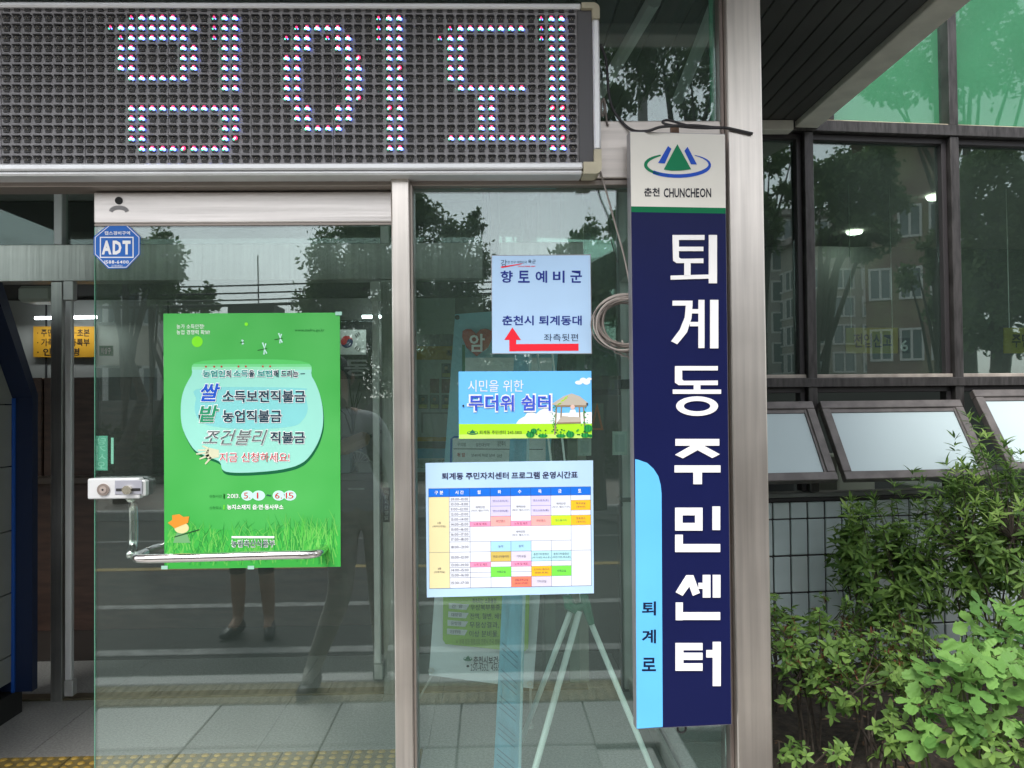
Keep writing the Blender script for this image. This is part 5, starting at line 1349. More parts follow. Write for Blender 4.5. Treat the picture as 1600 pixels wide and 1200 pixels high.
mb = MB(); mb.box((-1.2, -.3, .72), (1.6, .35, .76), bev=.005); mb.box((-1.2, .3, 0), (1.6, .34, .715)); mb.build('desk_body', mat('desk_grey', (.16, .16, .15), .5), wd_)
for i, x in enumerate((-.9, -.4, .15, .7, 1.2)):
    mb = MB(); mb.box((x-.12, -.1, .765), (x+.14, .2, .765+.16+.1*(i % 3)), bev=.01); mb.build('desk_item', mat('item_%d' % (i % 3), [(.2, .21, .2), (.07, .07, .07), (.28, .27, .24)][i % 3], .5), wd_)
mb = MB(); mb.box((-2.0, 3.2, 0), (4, 3.3, 2.95)); o = mb.build('office_screen', mat('screen_dark', (.055, .065, .06), .7)); o.location = WP; o.rotation_euler = (0, 0, math.radians(6)); tag(o, 'dark green office partition deep behind the wing windows', 'partition')

# ================================================================== GARDEN BED
mb = MB(); nx, ny = 46, 40
x0, x1, y0_, y1_ = .80, 5.2, -1.2, 2.45
for j in range(ny+1):
    for i in range(nx+1):
        x = x0+(x1-x0)*i/nx; y = y0_+(y1_-y0_)*j/ny
        mb.v.append((x, y, .035+.03*math.sin(x*3+y*2)+.02*math.sin(x*9.1-y*7)+rnd.gauss(0, .006)))
for j in range(ny):
    for i in range(nx): mb.f.append((j*(nx+1)+i, j*(nx+1)+i+1, (j+1)*(nx+1)+i+1, (j+1)*(nx+1)+i)); mb.m.append(0)
struct('garden_soil', mb, SOIL)
a, b = at(1190, 1165, .3), at(1232, 1215, -.1)
mb = MB(); mb.box((.735, -1.3, -.1), (.80, DI+.05, .075), bev=.012); o = struct('bed_kerb', mb, mat('pale_granite', (.42, .42, .41), .7, noise=.1, nscale=40))
mb = MB(); mb.box((.80, -1.3, -.1), (5.2, -1.2, .075), bev=.012); struct('bed_front_kerb', mb, mat('pale_granite', (.42, .42, .41), .7))
mb = MB()
for k in range(900):
    x, y = rnd.uniform(.85, 3.2), rnd.uniform(-1, 2.0); a = rnd.uniform(0, 6.28); s_ = rnd.uniform(.008, .028); z = .075
    c, s2 = math.cos(a)*s_, math.sin(a)*s_
    mb.add([(x-c, y-s2, z), (x-s2*.4, y+c*.4, z+.006), (x+c, y+s2, z+rnd.uniform(0, .012)), (x+s2*.4, y-c*.4, z+.003)], [(0, 1, 2, 3)])
tag(mb.build('leaf_litter', leafmat('litter', (.10, .055, .03), (.20, .14, .09), .9, 0)), kind='stuff', label='dry brown leaves scattered on the soil under the shrubs', cat='leaf litter')

def leaf_mesh(name, L_, Wd, m, fold=.12, droop=.12, lobed=False, seg=5):
    """one leaf lying along +x, base at origin, normal +z"""
    mb = MB()
    if lobed:
        out = [(0, 0), (.06, .03), (.18, .10), (.16, .26), (.24, .40), (.33, .43), (.38, .36), (.44, .38), (.48, .30), (.46, .19), (.52, .20), (.58, .32), (.68, .40), (.76, .38), (.80, .30), (.86, .30), (.90, .20), (.96, .14), (1.0, 0)]
        out = [(0, 0), (.16, .02), (.19, .08), (.12, .20), (.15, .31), (.22, .33), (.25, .43), (.33, .42), (.39, .50), (.47, .44), (.50, .46), (.54, .36), (.50, .24), (.43, .13), (.40, .055), (.50, .07), (.56, .15), (.62, .22), (.69, .20), (.73, .28), (.81, .23), (.86, .25), (.91, .15), (.97, .12), (1.0, 0)]
        n = len(out)
        vs = []
        for x, y in out: vs.append((x, y))
        up = [(x*L_, y*Wd, abs(y)*fold*Wd-droop*L_*(x**2)+.02*Wd*math.sin(x*19+y*9)) for x, y in out]
        dn = [(x*L_, -y*Wd, abs(y)*fold*Wd-droop*L_*(x**2)+.02*Wd*math.sin(x*17-y*9)) for x, y in out[1:-1]]
        mid = [(x*L_, 0, -droop*L_*(x**2)) for x in (.16, .3, .4, .5, .6, .7, .8, .9)]
        V = up+dn+mid; nu, nd, nm = len(up), len(dn), len(mid)
        ML_ = [nu+nd+i for i in range(nm)]
        F_ = [tuple(range(nu))+tuple(ML_[::-1]), tuple(ML_)+(nu-1,)+tuple(nu+i for i in range(nd-1, -1, -1))+(0,)]
        F_ = [F_[0][::-1], F_[1][::-1]]
        mb.add(V, F_)
    else:
        for i in range(seg+1):
            t = i/seg; wv = Wd*.5*(math.sin(PI*min(1, t**.8))**.8 if 0 < t < 1 else 0)
            z = -droop*L_*t*t; x = L_*t
            mb.v += [(x, wv, z+fold*wv*2), (x, 0, z), (x, -wv, z+fold*wv*2)]
        for i in range(seg):
            a = i*3
            mb.f += [(a, a+1, a+4, a+3), (a+1, a+2, a+5, a+4)]; mb.m += [0, 0]
    me = mb.mesh(name, m); me.polygons.foreach_set('use_smooth', [True]*len(me.polygons)); return me
def orient(pos, d, up=(0, 0, 1), roll=0.0, s=1.0):
    x = Vector(d).normalized(); z = Vector(up)-x*Vector(up).dot(x)
    z = z.normalized() if z.length > 1e-3 else Vector((1, 0, 0)); y = z.cross(x)
    m = Matrix((x, y, z)).transposed().to_4x4() @ Matrix.Rotation(roll, 4, 'X') @ Matrix.Scale(s, 4)
    m.translation = pos
    return m
def plant(name, label, cat, base, leaves, twigs, tm, group=None, extra=None, nsep=290):
    """leaves: list of (mesh, world matrix, seen). The ones nearest the viewer become parts, the rest one foliage part"""
    r = thing(name, label, cat, base, group=group)
    mb = MB()
    for pts, rr in twigs: mb.tube([Vector(p)-Vector(base) for p in pts], rr, 5)
    if twigs: mb.build('stems', tm, r)
    L = []
    for me, m in leaves:
        p = m.translation; d = (p-CAM); px = 800+FPX*d.dot(Rv)/d.dot(Fv); py = 600-FPX*d.dot(Uv)/d.dot(Fv)
        inf = 1.0 if (1190 < px < 1610 and 560 < py < 1210) else 8.0
        L.append((d.length*inf+p.y*.5, me, m))
    L.sort(key=lambda q: q[0])
    inv = Matrix.Translation(-Vector(base))
    for _, me, m in L[:nsep]:
        o = bpy.data.objects.new('leaf', me); COL.objects.link(o); o.parent = r; o.matrix_local = inv @ m
    if len(L) > nsep:
        groups = {}
        for _, me, m in L[nsep:]: groups.setdefault(me.name, (me, []))[1].append(inv @ m)
        V = []; F_ = []; base_n = 0
        for me, ms_ in groups.values():
            co = np.array([tuple(v.co) for v in me.vertices]); fc = [tuple(p.vertices) for p in me.polygons]
            for m in ms_:
                A_ = np.array(m)[:3, :3]; t = np.array(m)[:3, 3]
                V.append(co @ A_.T + t)
                F_ += [tuple(i+base_n for i in q) for q in fc]; base_n += len(co)
        me2 = bpy.data.meshes.new('foliage'); me2.from_pydata(np.concatenate(V).tolist(), [], F_); me2.materials.append(leaves[0][0].materials[0])
        me2.polygons.foreach_set('use_smooth', [True]*len(me2.polygons))
        o = bpy.data.objects.new('foliage', me2); COL.objects.link(o); o.parent = r; o['kind'] = 'stuff'
    if extra: extra(r)
    return r
SHL = leafmat('shrub_leaf', (.06, .13, .03), (.22, .36, .085), .42, .3)
SHN = leafmat('shrub_young_leaf', (.22, .38, .085), (.38, .52, .15), .42, .4)
AZL = leafmat('azalea_leaf', (.075, .15, .035), (.24, .39, .09), .5, .3)
LOB = leafmat('lobed_leaf', (.07, .185, .04), (.22, .41, .10), .55, .22)
TWIG = mat('twig_bark', (.055, .042, .032), .85, noise=.3, nscale=40)
shl = [leaf_mesh('leaf', l_, w_, SHL, .15, dr) for l_, w_, dr in ((.060, .016, .12), (.050, .013, .05), (.068, .019, .2))]
shn = [leaf_mesh('leaf', l_, w_, SHN, .2, dr) for l_, w_, dr in ((.055, .0105, .1), (.045, .009, .0), (.060, .012, .2))]
azl = [leaf_mesh('leaf', l_, w_, AZL, .15, dr) for l_, w_, dr in ((.045, .019, .15), (.036, .015, .1), (.050, .021, .25))]
LN = LOB.node_tree
_n = LN.nodes.new('ShaderNodeTexNoise'); _n.inputs['Scale'].default_value = 38; _n.inputs['Detail'].default_value = 5
_w = LN.nodes.new('ShaderNodeTexWave'); _w.inputs['Scale'].default_value = 22; _w.inputs['Distortion'].default_value = 3.5; _w.bands_direction = 'DIAGONAL'
_t = LN.nodes.new('ShaderNodeTexCoord'); _b = LN.nodes.new('ShaderNodeBump'); _b.inputs['Strength'].default_value = .35; _b.inputs['Distance'].default_value = .004
_a = LN.nodes.new('ShaderNodeMath'); _a.operation = 'ADD'
for q_ in (_n, _w): LN.links.new(_t.outputs['Object'], q_.inputs['Vector'])
LN.links.new(_n.outputs[0], _a.inputs[0]); LN.links.new(_w.outputs['Fac'], _a.inputs[1]); LN.links.new(_a.outputs[0], _b.inputs['Height'])
LN.links.new(_b.outputs[0], LN.nodes['Principled BSDF'].inputs['Normal'])
lob = [leaf_mesh('leaf', l_, w_, LOB, .25, dr, lobed=True) for l_, w_, dr in ((.115, .115, .12), (.090, .09, .25), (.13, .125, .18))]
def rosette(pos, axis, meshes, n, tilt, out, s=1.0, rg=rnd):
    ax = Vector(axis).normalized(); a0 = rg.uniform(0, 6.28)
    e1 = ax.cross(Vector((.3, .5, .8))).normalized(); e2 = ax.cross(e1)
    for k in range(n):
        an = a0+2*PI*k/n+rg.gauss(0, .25); tl = tilt+rg.gauss(0, .22)
        d = (e1*math.cos(an)+e2*math.sin(an))*math.cos(tl)+ax*math.sin(tl)
        out.append((rg.choice(meshes), orient(Vector(pos)-ax*rg.random()*.018, d, ax, rg.gauss(0, .3), s*rg.uniform(.7, 1.15))))
def shrub(base, c, rad, ntips, kind, rg):
    """tips spread through an uneven ellipsoid crown"""
    leaves, twigs = [], []
    base = Vector(base); c = Vector(c)
    forks = []
    for k in range(9):
        an = rg.uniform(0, 6.28); q = rg.uniform(.15, .6)
        e = c+Vector((rad[0]*q*math.cos(an), rad[1]*q*math.sin(an), rad[2]*rg.uniform(-.5, .1)))
        if k > 5: continue
        b0 = base+Vector((rg.gauss(0, .04), rg.gauss(0, .04), 0))
        twigs.append(([b0, b0.lerp(e, .5)+Vector((rg.gauss(0, .03), rg.gauss(0, .03), 0)), e], [.0055, .0045, .003])); forks.append(e)
    for k in range(ntips):
        while True:
            v = Vector((rg.uniform(-1, 1), rg.uniform(-1, 1), rg.uniform(-1, 1)))
            if .25 < v.length < 1: break
        bump = 1+.18*math.sin(v.x*7+base.x*9)+.14*math.sin(v.z*9+v.y*5+base.y*11)
        v = v*(.55+.45*v.length)*bump
        p = c+Vector((v.x*rad[0], v.y*rad[1], v.z*rad[2]))
        if p.z < .07: continue
        # stay in front of the wall
        if f.inv.row[1].dot(p-f.loc) > -.03: continue
        fk = min(forks, key=lambda q: (q-p).length)
        ax = (p-c); ax = (ax.normalized()*.6+Vector((rg.gauss(0, .25), rg.gauss(0, .25)-.1, .75))).normalized()
        if k % 2 == 0: twigs.append(([fk, fk.lerp(p, .6)-ax*.02, p], [.0032, .002, .0014]))
        kind(p, ax, v, leaves, rg)
    return leaves, twigs
def k_tall(p, ax, v, leaves, rg):
    rel = p.z
    if rel > .86+.14*rg.random():
        rosette(p+ax*.03, ax, shn, 6, .75, leaves, 1.05, rg); rosette(p, ax, shn, 5, .35, leaves, 1.0, rg); rosette(p-ax*.035, ax, shl, 4, .1, leaves, .8, rg)
    else:
        rosette(p, ax, shl, 6, .25, leaves, 1.0, rg); rosette(p-ax*.03, ax, shl, 4, .0, leaves, .9, rg)
def k_az(p, ax, v, leaves, rg):
    rosette(p, ax, azl, 5, .25, leaves, rg.uniform(.75, 1.1), rg)
    if rg.random() < .5: rosette(p-ax*.025, ax, azl, 3, .0, leaves, .8, rg)
def px3(px, py, Y): return at(px, py, Y)
rg = random.Random(21)
# tall narrow-leaved shrubs along the wall
S1 = [((1410, 890), 1.62, (.31, .19, .40), 290, 'narrow leaved shrub spreading in front of the open awning window, left of the pair'),
      ((1550, 838), 1.50, (.36, .24, .50), 420, 'tallest narrow leaved shrub at the right edge below the windows'),
      ((1335, 850), 1.66, (.13, .12, .22), 60, 'thin upright shrub shoots left of the tall shrubs against the tiles')]
for (px, py), Y, rad, n, lb in S1:
    c = at(px, py, Y); base = (c.x+.05, c.y, .05)
    lv, tw_ = shrub(base, c, rad, n, k_tall, rg)
    plant('tall_shrub', lb, 'shrub', base, lv, tw_, TWIG, 'narrow leaved shrubs against the tiled wall')
c = at(1660, 870, 1.45); lv, tw_ = shrub((c.x, c.y, .05), c, (.3, .25, .5), 150, k_tall, rg)
plant('tall_shrub', 'narrow leaved shrub cut by the right edge of the picture', 'shrub', (c.x, c.y, .05), lv, tw_, TWIG, 'narrow leaved shrubs against the tiled wall', nsep=120)
# azaleas low in front
FLW = leafmat('dry_flower', (.14, .05, .03), (.26, .11, .06), .8, .2)
def dry(tips):
    def fn_(r):
        mb = MB()
        for p in tips:
            q = Vector(p)-r.location
            for k in range(12):
                d = Vector((rg.gauss(0, 1), rg.gauss(0, 1), rg.gauss(.3, 1))).normalized()*rg.uniform(.01, .026)
                s_ = d.cross(Vector((0, 0, 1))).normalized()*.0022
                mb.add([q-s_, q+s_, q+d+s_*.6, q+d-s_*.6], [(0, 1, 2, 3)])
        mb.build('dry_flowers', FLW, r)
    return fn_
S2 = [((1255, 1010), .95, (.26, .22, .19), 120, 'azalea bush with brown withered flowers beside the steel post'),
      ((1345, 1045), .80, (.22, .20, .18), 100, 'azalea bush with withered flowers in the middle of the bed'),
      ((1212, 975), 1.35, (.15, .16, .18), 44, 'small dark azalea against the tiled wall next to the steel post'),
      ((1300, 975), 1.45, (.24, .14, .14), 44, 'low thin azalea behind the others against the tiles'),
      ((1430, 1040), .95, (.22, .2, .19), 90, 'azalea bush half hidden by the bright lobed leaves'),
      ((1240, 1165), .42, (.09, .08, .035), 8, 'small azalea sprig low in the bottom left of the bed'),
      ((1300, 1170), .45, (.07, .07, .04), 6, 'tiny azalea sprig at the bottom middle of the bed'),
      ((1390, 1150), .40, (.13, .12, .08), 18, 'low azalea sprig left of the lobed plant at the bottom edge'),
      ((1555, 1165), .05, (.17, .14, .09), 34, 'fresh green azalea under the lobed plant at the bottom right')]
for (px, py), Y, rad, n, lb in S2:
    c = at(px, py, Y); base = (c.x+.02, c.y+.02, .06)
    lv, tw_ = shrub(base, c, rad, n, k_az, rg)
    tips = [m.translation.copy() for me, m in lv[::13]]
    plant('azalea', lb, 'shrub', base, lv, tw_, TWIG, 'low azaleas in the garden bed', extra=dry(tips) if py < 1100 else None)
# bright lobed plant
def lobed(c, rad, n, lb, seedx):
    q = random.Random(seedx); leaves = []; twigs = []
    base = Vector((c.x+.04, c.y+.1, .06))
    for k in range(n):
        v = Vector((q.uniform(-1, 1), q.uniform(-1, .9), q.uniform(-1, 1)))
        if v.length > 1.1: v.normalize()
        p = c+Vector((v.x*rad[0], v.y*rad[1], v.z*rad[2]))
        if p.z < .1: continue
        d = Vector((v.x*.9+q.gauss(0, .35), -.75+q.gauss(0, .3), -.25+q.gauss(0, .35)))
        up = Vector((q.gauss(0, .25), -.55+q.gauss(0, .2), .8))
        leaves.append((q.choice(lob), orient(p, d, up, q.gauss(0, .3), q.uniform(.62, 1.1))))
        st_ = c+Vector((v.x*rad[0]*.4, v.y*rad[1]*.3+.05, v.z*rad[2]*.7-.06))
        twigs.append(([st_, st_.lerp(p, .5)+Vector((0, 0, .015)), p], [.0025, .002, .0018]))
        if k % 4 == 0: twigs.append(([base, base.lerp(st_, .6)+Vector((q.gauss(0, .02), 0, 0)), st_], [.006, .005, .003]))
    return plant('lobed_leaf_plant', lb, 'plant', base, leaves, twigs, mat('green_stem', (.12, .16, .05), .7), 'bright lobed leaf plants')
lobed(at(1530, 1060, .15), (.165, .16, .14), 58, 'bright green plant with broad lobed leaves in the bottom right corner', 5)
lobed(at(1575, 975, .35), (.10, .14, .10), 26, 'upper bright green lobed plant rising at the right edge over the dark shrub', 9)
lobed(at(1452, 1120, .15), (.09, .1, .07), 14, 'drooping lobed leaves left of the bright plant over the soil', 12)

# ================================================================== ACROSS THE STREET (mirrored in the glass)
def tree(name, label, base, H, tr, crowns, nleaf, ls, m, seed, group='street trees mirrored in the glass', lean=(0, 0), cat='tree', limbs=7, crown_mat2=None):
    q = np.random.RandomState(seed); r_ = random.Random(seed)
    t = thing(name, label, cat, base, group=group)
    mb = MB()
    top = Vector((lean[0], lean[1], H*.8))
    pts = [Vector((0, 0, 0)), top*.25+Vector((r_.gauss(0, .05)*H*.1, 0, 0)), top*.5+Vector((r_.gauss(0, .2), r_.gauss(0, .1), 0)), top*.75, top]
    mb.tube(pts, [tr*1.25, tr, tr*.8, tr*.5, tr*.15], 9)
    mb.build('trunk', BARK, t)
    for k in range(limbs):
        cx, cy, cz, rx, ry, rz = crowns[k % len(crowns)]
        s0 = top*(.35+.5*k/limbs)
        e = Vector((cx+r_.uniform(-.7, .7)*rx, cy+r_.uniform(-.7, .7)*ry, cz+r_.uniform(-.4, .6)*rz))
        mb = MB(); mid = s0.lerp(e, .5)+Vector((0, 0, .08*H*r_.random()))
        mb.tube([s0, mid, e], [tr*.45, tr*.28, tr*.08], 6); mb.build('limb', BARK, t)
    vol = np.array([c[3]*c[4]*c[5] for c in crowns]); vol = vol**.67; vol /= vol.sum()
    P = []
    for (cx, cy, cz, rx, ry, rz), w_ in zip(crowns, vol):
        nn_ = int(nleaf*1.9*w_)
        # clumps
        nc = max(8, nn_//70)
        cd_ = q.randn(nc, 3); cd_ /= np.linalg.norm(cd_, axis=1)[:, None]; cr = q.uniform(.45, 1.0, (nc, 1))**.5
        cc = cd_*cr
        idx = q.randint(0, nc, nn_)
        pp = cc[idx]+q.randn(nn_, 3)*.15
        P.append(pp*np.array([rx, ry, rz])+np.array([cx, cy, cz]))
    P = np.concatenate(P); n = len(P)
    d = q.randn(n, 3); d[:, 2] -= .4; d /= np.linalg.norm(d, axis=1)[:, None]
    e = np.cross(d, q.randn(n, 3)); e /= np.linalg.norm(e, axis=1)[:, None]
    L_ = ls*.62*q.uniform(.6, 1.3, (n, 1)); Wd = L_*.26
    V = np.stack([P, P+d*L_*.5+e*Wd, P+d*L_, P+d*L_*.5-e*Wd], 1).reshape(-1, 3)
    me = bpy.data.meshes.new('crown')
    me.vertices.add(n*4); me.vertices.foreach_set('co', V.ravel())
    me.loops.add(n*4); me.loops.foreach_set('vertex_index', np.arange(n*4))
    me.polygons.add(n); me.polygons.foreach_set('loop_start', np.arange(n)*4); me.polygons.foreach_set('loop_total', np.full(n, 4))
    me.update(calc_edges=True); me.materials.append(m)
    o = bpy.data.objects.new('crown', me); COL.objects.link(o); o.parent = t
    return t
BARK = mat('tree_bark', (.05, .042, .035), .9, noise=.3, nscale=12, bump=.5)
TG = leafmat('street_tree_leaf', (.09, .15, .06), (.15, .22, .09), .55, .35)
TG2 = leafmat('dark_conifer_leaf', (.08, .135, .055), (.14, .20, .085), .6, .35)
G0 = .0
# helper: real place of a mirrored pixel at mirror depth D
def mr_(px, py, D): return atr(px, py, D)
def crown_at(base, lst, D):
    out = []
    for px, py, rx, rz in lst:
        p = mr_(px, py, D); s_ = (D+2.4)/FPX
        out.append((p.x-base[0], p.y-base[1], p.z-base[2], rx*s_, rx*s_*.8, rz*s_))
    return out
b = mr_(187, 640, 10.5); b.z = -.0
tree('street_tree', 'bare limbed street tree left of the green poster, seen mirrored in the door', b, 4.0, .10, crown_at(b, [(190, 425, 60, 30), (245, 415, 38, 50), (160, 440, 40, 30)], 10.5), 2600, .16, TG, 3, lean=(.1, 0))
b = mr_(235, 620, 14.0); b.z = 0
tree('street_tree', 'slender young tree rising above the low roof, mirrored beside the blue sticker', b, 4.6, .07, crown_at(b, [(236, 390, 13, 22), (240, 430, 20, 30)], 14), 700, .16, TG, 13)
b = mr_(520, 640, 12.0); b.z = 0
tree('street_tree', 'dense evergreen mirrored at the top right of the door beside the mullion', b, 4.5, .13, crown_at(b, [(545, 400, 60, 55), (560, 450, 70, 60), (520, 470, 55, 45), (590, 370, 50, 40), (560, 560, 70, 60)], 12), 10000, .15, TG2, 4)
b = mr_(690, 640, 12.0); b.z = 0
tree('street_tree', 'feathery evergreen mirrored in the top left of the fixed pane', b, 5, .13, crown_at(b, [(670, 375, 48, 55), (730, 400, 38, 60), (690, 440, 60, 60), (650, 330, 28, 28), (745, 350, 12, 22), (650, 530, 70, 60), (745, 540, 80, 60), (700, 590, 110, 45), (720, 500, 70, 50)], 12), 15000, .15, TG2, 5)
b = mr_(300, 640, 16.0); b.z = 0
tree('street_tree', 'small bushy tree mirrored between the low roof and the flat roofed block', b, 3.5, .07, crown_at(b, [(310, 470, 26, 26), (280, 480, 30, 25)], 16), 900, .2, TG, 6)
b = mr_(930, 640, 9.0); b.z = 0
tree('street_tree', 'leafy tree mirrored right of the arrow sign behind the cable coil', b, 4.4, .12, crown_at(b, [(900, 400, 34, 36), (950, 380, 45, 60), (940, 440, 60, 45), (990, 420, 50, 50), (880, 520, 60, 60), (960, 540, 70, 60), (820, 560, 60, 50)], 9), 6500, .17, TG, 7)
# big near street tree, leaning, over the top right pane
b = mr_(1240, 500, 3.9); b.z = -.02
cr = crown_at(b, [(960, 110, 70, 60), (1040, 80, 80, 60), (1100, 120, 60, 70), (930, 160, 50, 40), (1060, 30, 120, 60), (1180, 100, 90, 80), (1240, 40, 120, 90)], 4.0)
tree('street_tree', 'large leaning street tree mirrored in the upper right pane above the name board', b, 4.4, .085, cr, 9000, .085, TG, 8, lean=(-1.3, 0))
# trees mirrored in the wing windows
def wr(px, py, D):
    """real place mirrored in the wing's glass"""
    v = f.at(px, py, D); return f.world((v.x, -v.y, v.z))
def crown_w(base, lst, D):
    out = []
    for px, py, rx, rz in lst:
        p = wr(px, py, D); s_ = (D+4.4)/FPX
        out.append((p.x-base[0], p.y-base[1], p.z-base[2], rx*s_, rx*s_*.8, rz*s_))
    return out
b = wr(1290, 640, 7.2); b.z = 0
tree('conifer_tree', 'dark feathery tree mirrored in the left half of the middle dark window', b, 5.2, .10, crown_w(b, [(1300, 300, 50, 50), (1350, 270, 55, 50), (1380, 330, 50, 40), (1340, 370, 60, 30)], 7.2), 4200, .17, TG2, 10, group='trees mirrored in the wing windows')
b = wr(1560, 640, 7.0); b.z = 0
tree('conifer_tree', 'massive dark tree mirrored across the right dark window', b, 5.5, .16, crown_w(b, [(1560, 300, 70, 80), (1570, 420, 80, 80), (1610, 360, 70, 100), (1540, 500, 50, 50), (1600, 500, 60, 50)], 7.0), 9000, .17, TG2, 11, group='trees mirrored in the wing windows')
b = wr(1195, 640, 8.5); b.z = 0
tree('conifer_tree', 'leafy branch mirrored in the narrow window beside the steel post', b, 5, .09, crown_w(b, [(1215, 245, 28, 28), (1190, 350, 35, 50), (1225, 300, 20, 20)], 8.5), 1600, .16, TG, 12, group='trees mirrored in the wing windows')
b = wr(1470, 640, 8.0); b.z = 0
tree('conifer_tree', 'thin branching tree mirrored beside the right window mullion', b, 4.6, .08, crown_w(b, [(1440, 430, 40, 30), (1470, 380, 40, 25), (1480, 480, 30, 40)], 8.0), 900, .17, TG2, 14, group='trees mirrored in the wing windows')
b = wr(1520, 640, 11.0); b.z = 0
tree('conifer_tree', 'tall tree whose top is mirrored in the green upper windows', b, 8.5, .16, crown_w(b, [(1500, 100, 60, 70), (1560, 60, 80, 90), (1400, 120, 60, 40)], 11.0), 2600, .26, TG, 15, group='trees mirrored in the wing windows')

# buildings across the street
def building(name, label, cx, cy, w_, d_, h, rot, wallm, rows, cols, winm, roofm, ww=.9, wh=1.1, z0=.9, dz=2.9, parapet=.3, sides=(0,), framem=None):
    B = thing(name, label, 'building', (cx, cy, 0), rot)
    mb = MB(); mb.box((-w_/2, -d_/2, -.2), (w_/2, d_/2, h)); mb.build('wall', wallm, B)
    mb = MB(); mb.box((-w_/2-parapet, -d_/2-parapet, h+.001), (w_/2+parapet, d_/2+parapet, h+.25), bev=.03); mb.build('roof', roofm, B)
    fm = framem or mat('window_frame_pale', (.7, .7, .68), .5)
    W_ = MB(); W_.box((-ww/2, -.06, 0), (ww/2, .02, .06)); W_.box((-ww/2, -.06, wh-.06), (ww/2, .02, wh)); W_.box((-ww/2, -.06, .06), (-ww/2+.06, .02, wh-.06)); W_.box((ww/2-.06, -.06, .06), (ww/2, .02, wh-.06)); W_.box((-.03, -.055, .06), (.03, .02, wh-.06)); wf = W_.mesh('window', fm)
    P_ = MB(); P_.box((-ww/2+.06, -.03, .06), (ww/2-.06, -.01, wh-.06)); pm = P_.mesh('pane', winm)
    for s_ in sides:
        L_ = w_ if s_ in (0, 2) else d_
        for r_ in range(rows):
            for c in range(cols):
                u = -L_/2+L_*(c+.5)/cols; z = z0+r_*dz
                if z+wh > h-.1: continue
                ang = [0, PI/2, PI, -PI/2][s_]; off = (d_/2 if s_ in (0, 2) else w_/2)
                # side 0 faces local +y (the street), 2 faces -y
                loc = {0: (-u, off, z), 2: (u, -off, z), 1: (w_/2, u, z), 3: (-w_/2, -u, z)}[s_]
                rt = {0: PI, 2: 0, 1: PI/2, 3: -PI/2}[s_]
                o = link('window', wf, B, loc, (0, 0, rt)); link('pane', pm, o)
    return B
WG = mat('far_window_glass', (.16, .20, .21), .15, spec=.8)
p = mr_(160, 560, 19)
building('school_building', 'low beige block with rows of windows mirrored left of the green poster', p.x-2.0, p.y-2.5, 4.5, 12, 5.0, math.radians(-20), mat('beige_render', (.55, .50, .43), .8, noise=.1, nscale=2), 2, 12, WG, mat('dark_roof', (.05, .045, .045), .7), ww=.75, wh=1.2, z0=1.2, dz=2.1, sides=(0, 1))
p = mr_(390, 560, 26)
B = building('flat_roof_block', 'dark flat roofed block with antenna mirrored above the green poster', p.x, p.y-3, 6.0, 5, 3.2, 0, mat('dark_render', (.045, .045, .045), .8), 1, 5, WG, mat('dark_roof', (.05, .045, .045), .7))
mb = MB(); mb.box((-1.6, .5, 3.46), (1.3, 2.5, 4.25)); mb.box((-1.0, .6, 4.251), (.6, 2.2, 5.0)); mb.tube([(-.2, 1.2, 5.0), (-.22, 1.2, 6.9)], .025, 6); mb.build('roof_box', mat('dark_render', (.045, .045, .045), .8), B)
p = mr_(900, 600, 17)
building('corner_building', 'grey corner building mirrored behind the cable coil', p.x+3.5, p.y-3, 6, 6, 4.4, math.radians(25), mat('grey_render', (.22, .24, .23), .8), 1, 5, WG, mat('dark_roof', (.05, .045, .045), .7), ww=.8, wh=1.4, z0=1.4, sides=(0, 1, 3))
p = wr(1220, 500, 26)
building('apartment_block', 'pale apartment block with stacked balconies mirrored in the narrow window', p.x+.0, p.y-2, 9, 6, 8.3, math.radians(8), mat('pale_apartment', (.42, .40, .38), .8), 7, 7, WG, mat('pale_roof', (.35, .33, .31), .7), ww=1.0, wh=.8, z0=.5, dz=1.15, sides=(0, 1, 3))
p = wr(1365, 500, 24)
building('apartment_block', 'cream apartment block with grid windows mirrored in the middle dark window', p.x, p.y-2, 5.6, 5, 7.0, math.radians(8), mat('cream_apartment', (.45, .42, .37), .8), 7, 5, WG, mat('pale_roof', (.35, .33, .31), .7), ww=.85, wh=.75, z0=.4, dz=1.0, sides=(0, 1, 3))
p = wr(1490, 400, 16)
building('shop_building', 'reddish shop building with colourful facade mirrored near the right mullion', p.x+.3, p.y-2, 2.3, 3, 8.6, math.radians(38), mat('red_facade', (.24, .15, .13), .7, col2=(.30, .27, .17), nscale=1.5, detail=1), 4, 3, WG, mat('red_roof', (.18, .08, .06), .7), ww=.6, wh=.9, z0=.8, dz=1.7, sides=(0, 1, 3))
# hedge and low wall beyond the far pavement, road sign board, parked van
HG = leafmat('hedge_leaf', (.03, .05, .022), (.06, .09, .035), .6, .1)
q = np.random.RandomState(5); n = 16000
P = np.stack([q.uniform(-16, 16, n), -13.9+q.randn(n)*.22, q.beta(2, 1.5, n)*1.1], 1)
d = q.randn(n, 3); d /= np.linalg.norm(d, axis=1)[:, None]; e = np.cross(d, q.randn(n, 3)); e /= np.linalg.norm(e, axis=1)[:, None]
V = np.stack([P, P+d*.07+e*.03, P+d*.14, P+d*.07-e*.03], 1).reshape(-1, 3)
me = bpy.data.meshes.new('hedge'); me.from_pydata(V.tolist(), [], [tuple(range(4*i, 4*i+4)) for i in range(n)]); me.materials.append(HG)
o = bpy.data.objects.new('hedge', me); COL.objects.link(o); tag(o, 'long low hedge beyond the far pavement, mirrored in the door glass', 'hedge', kind='stuff')
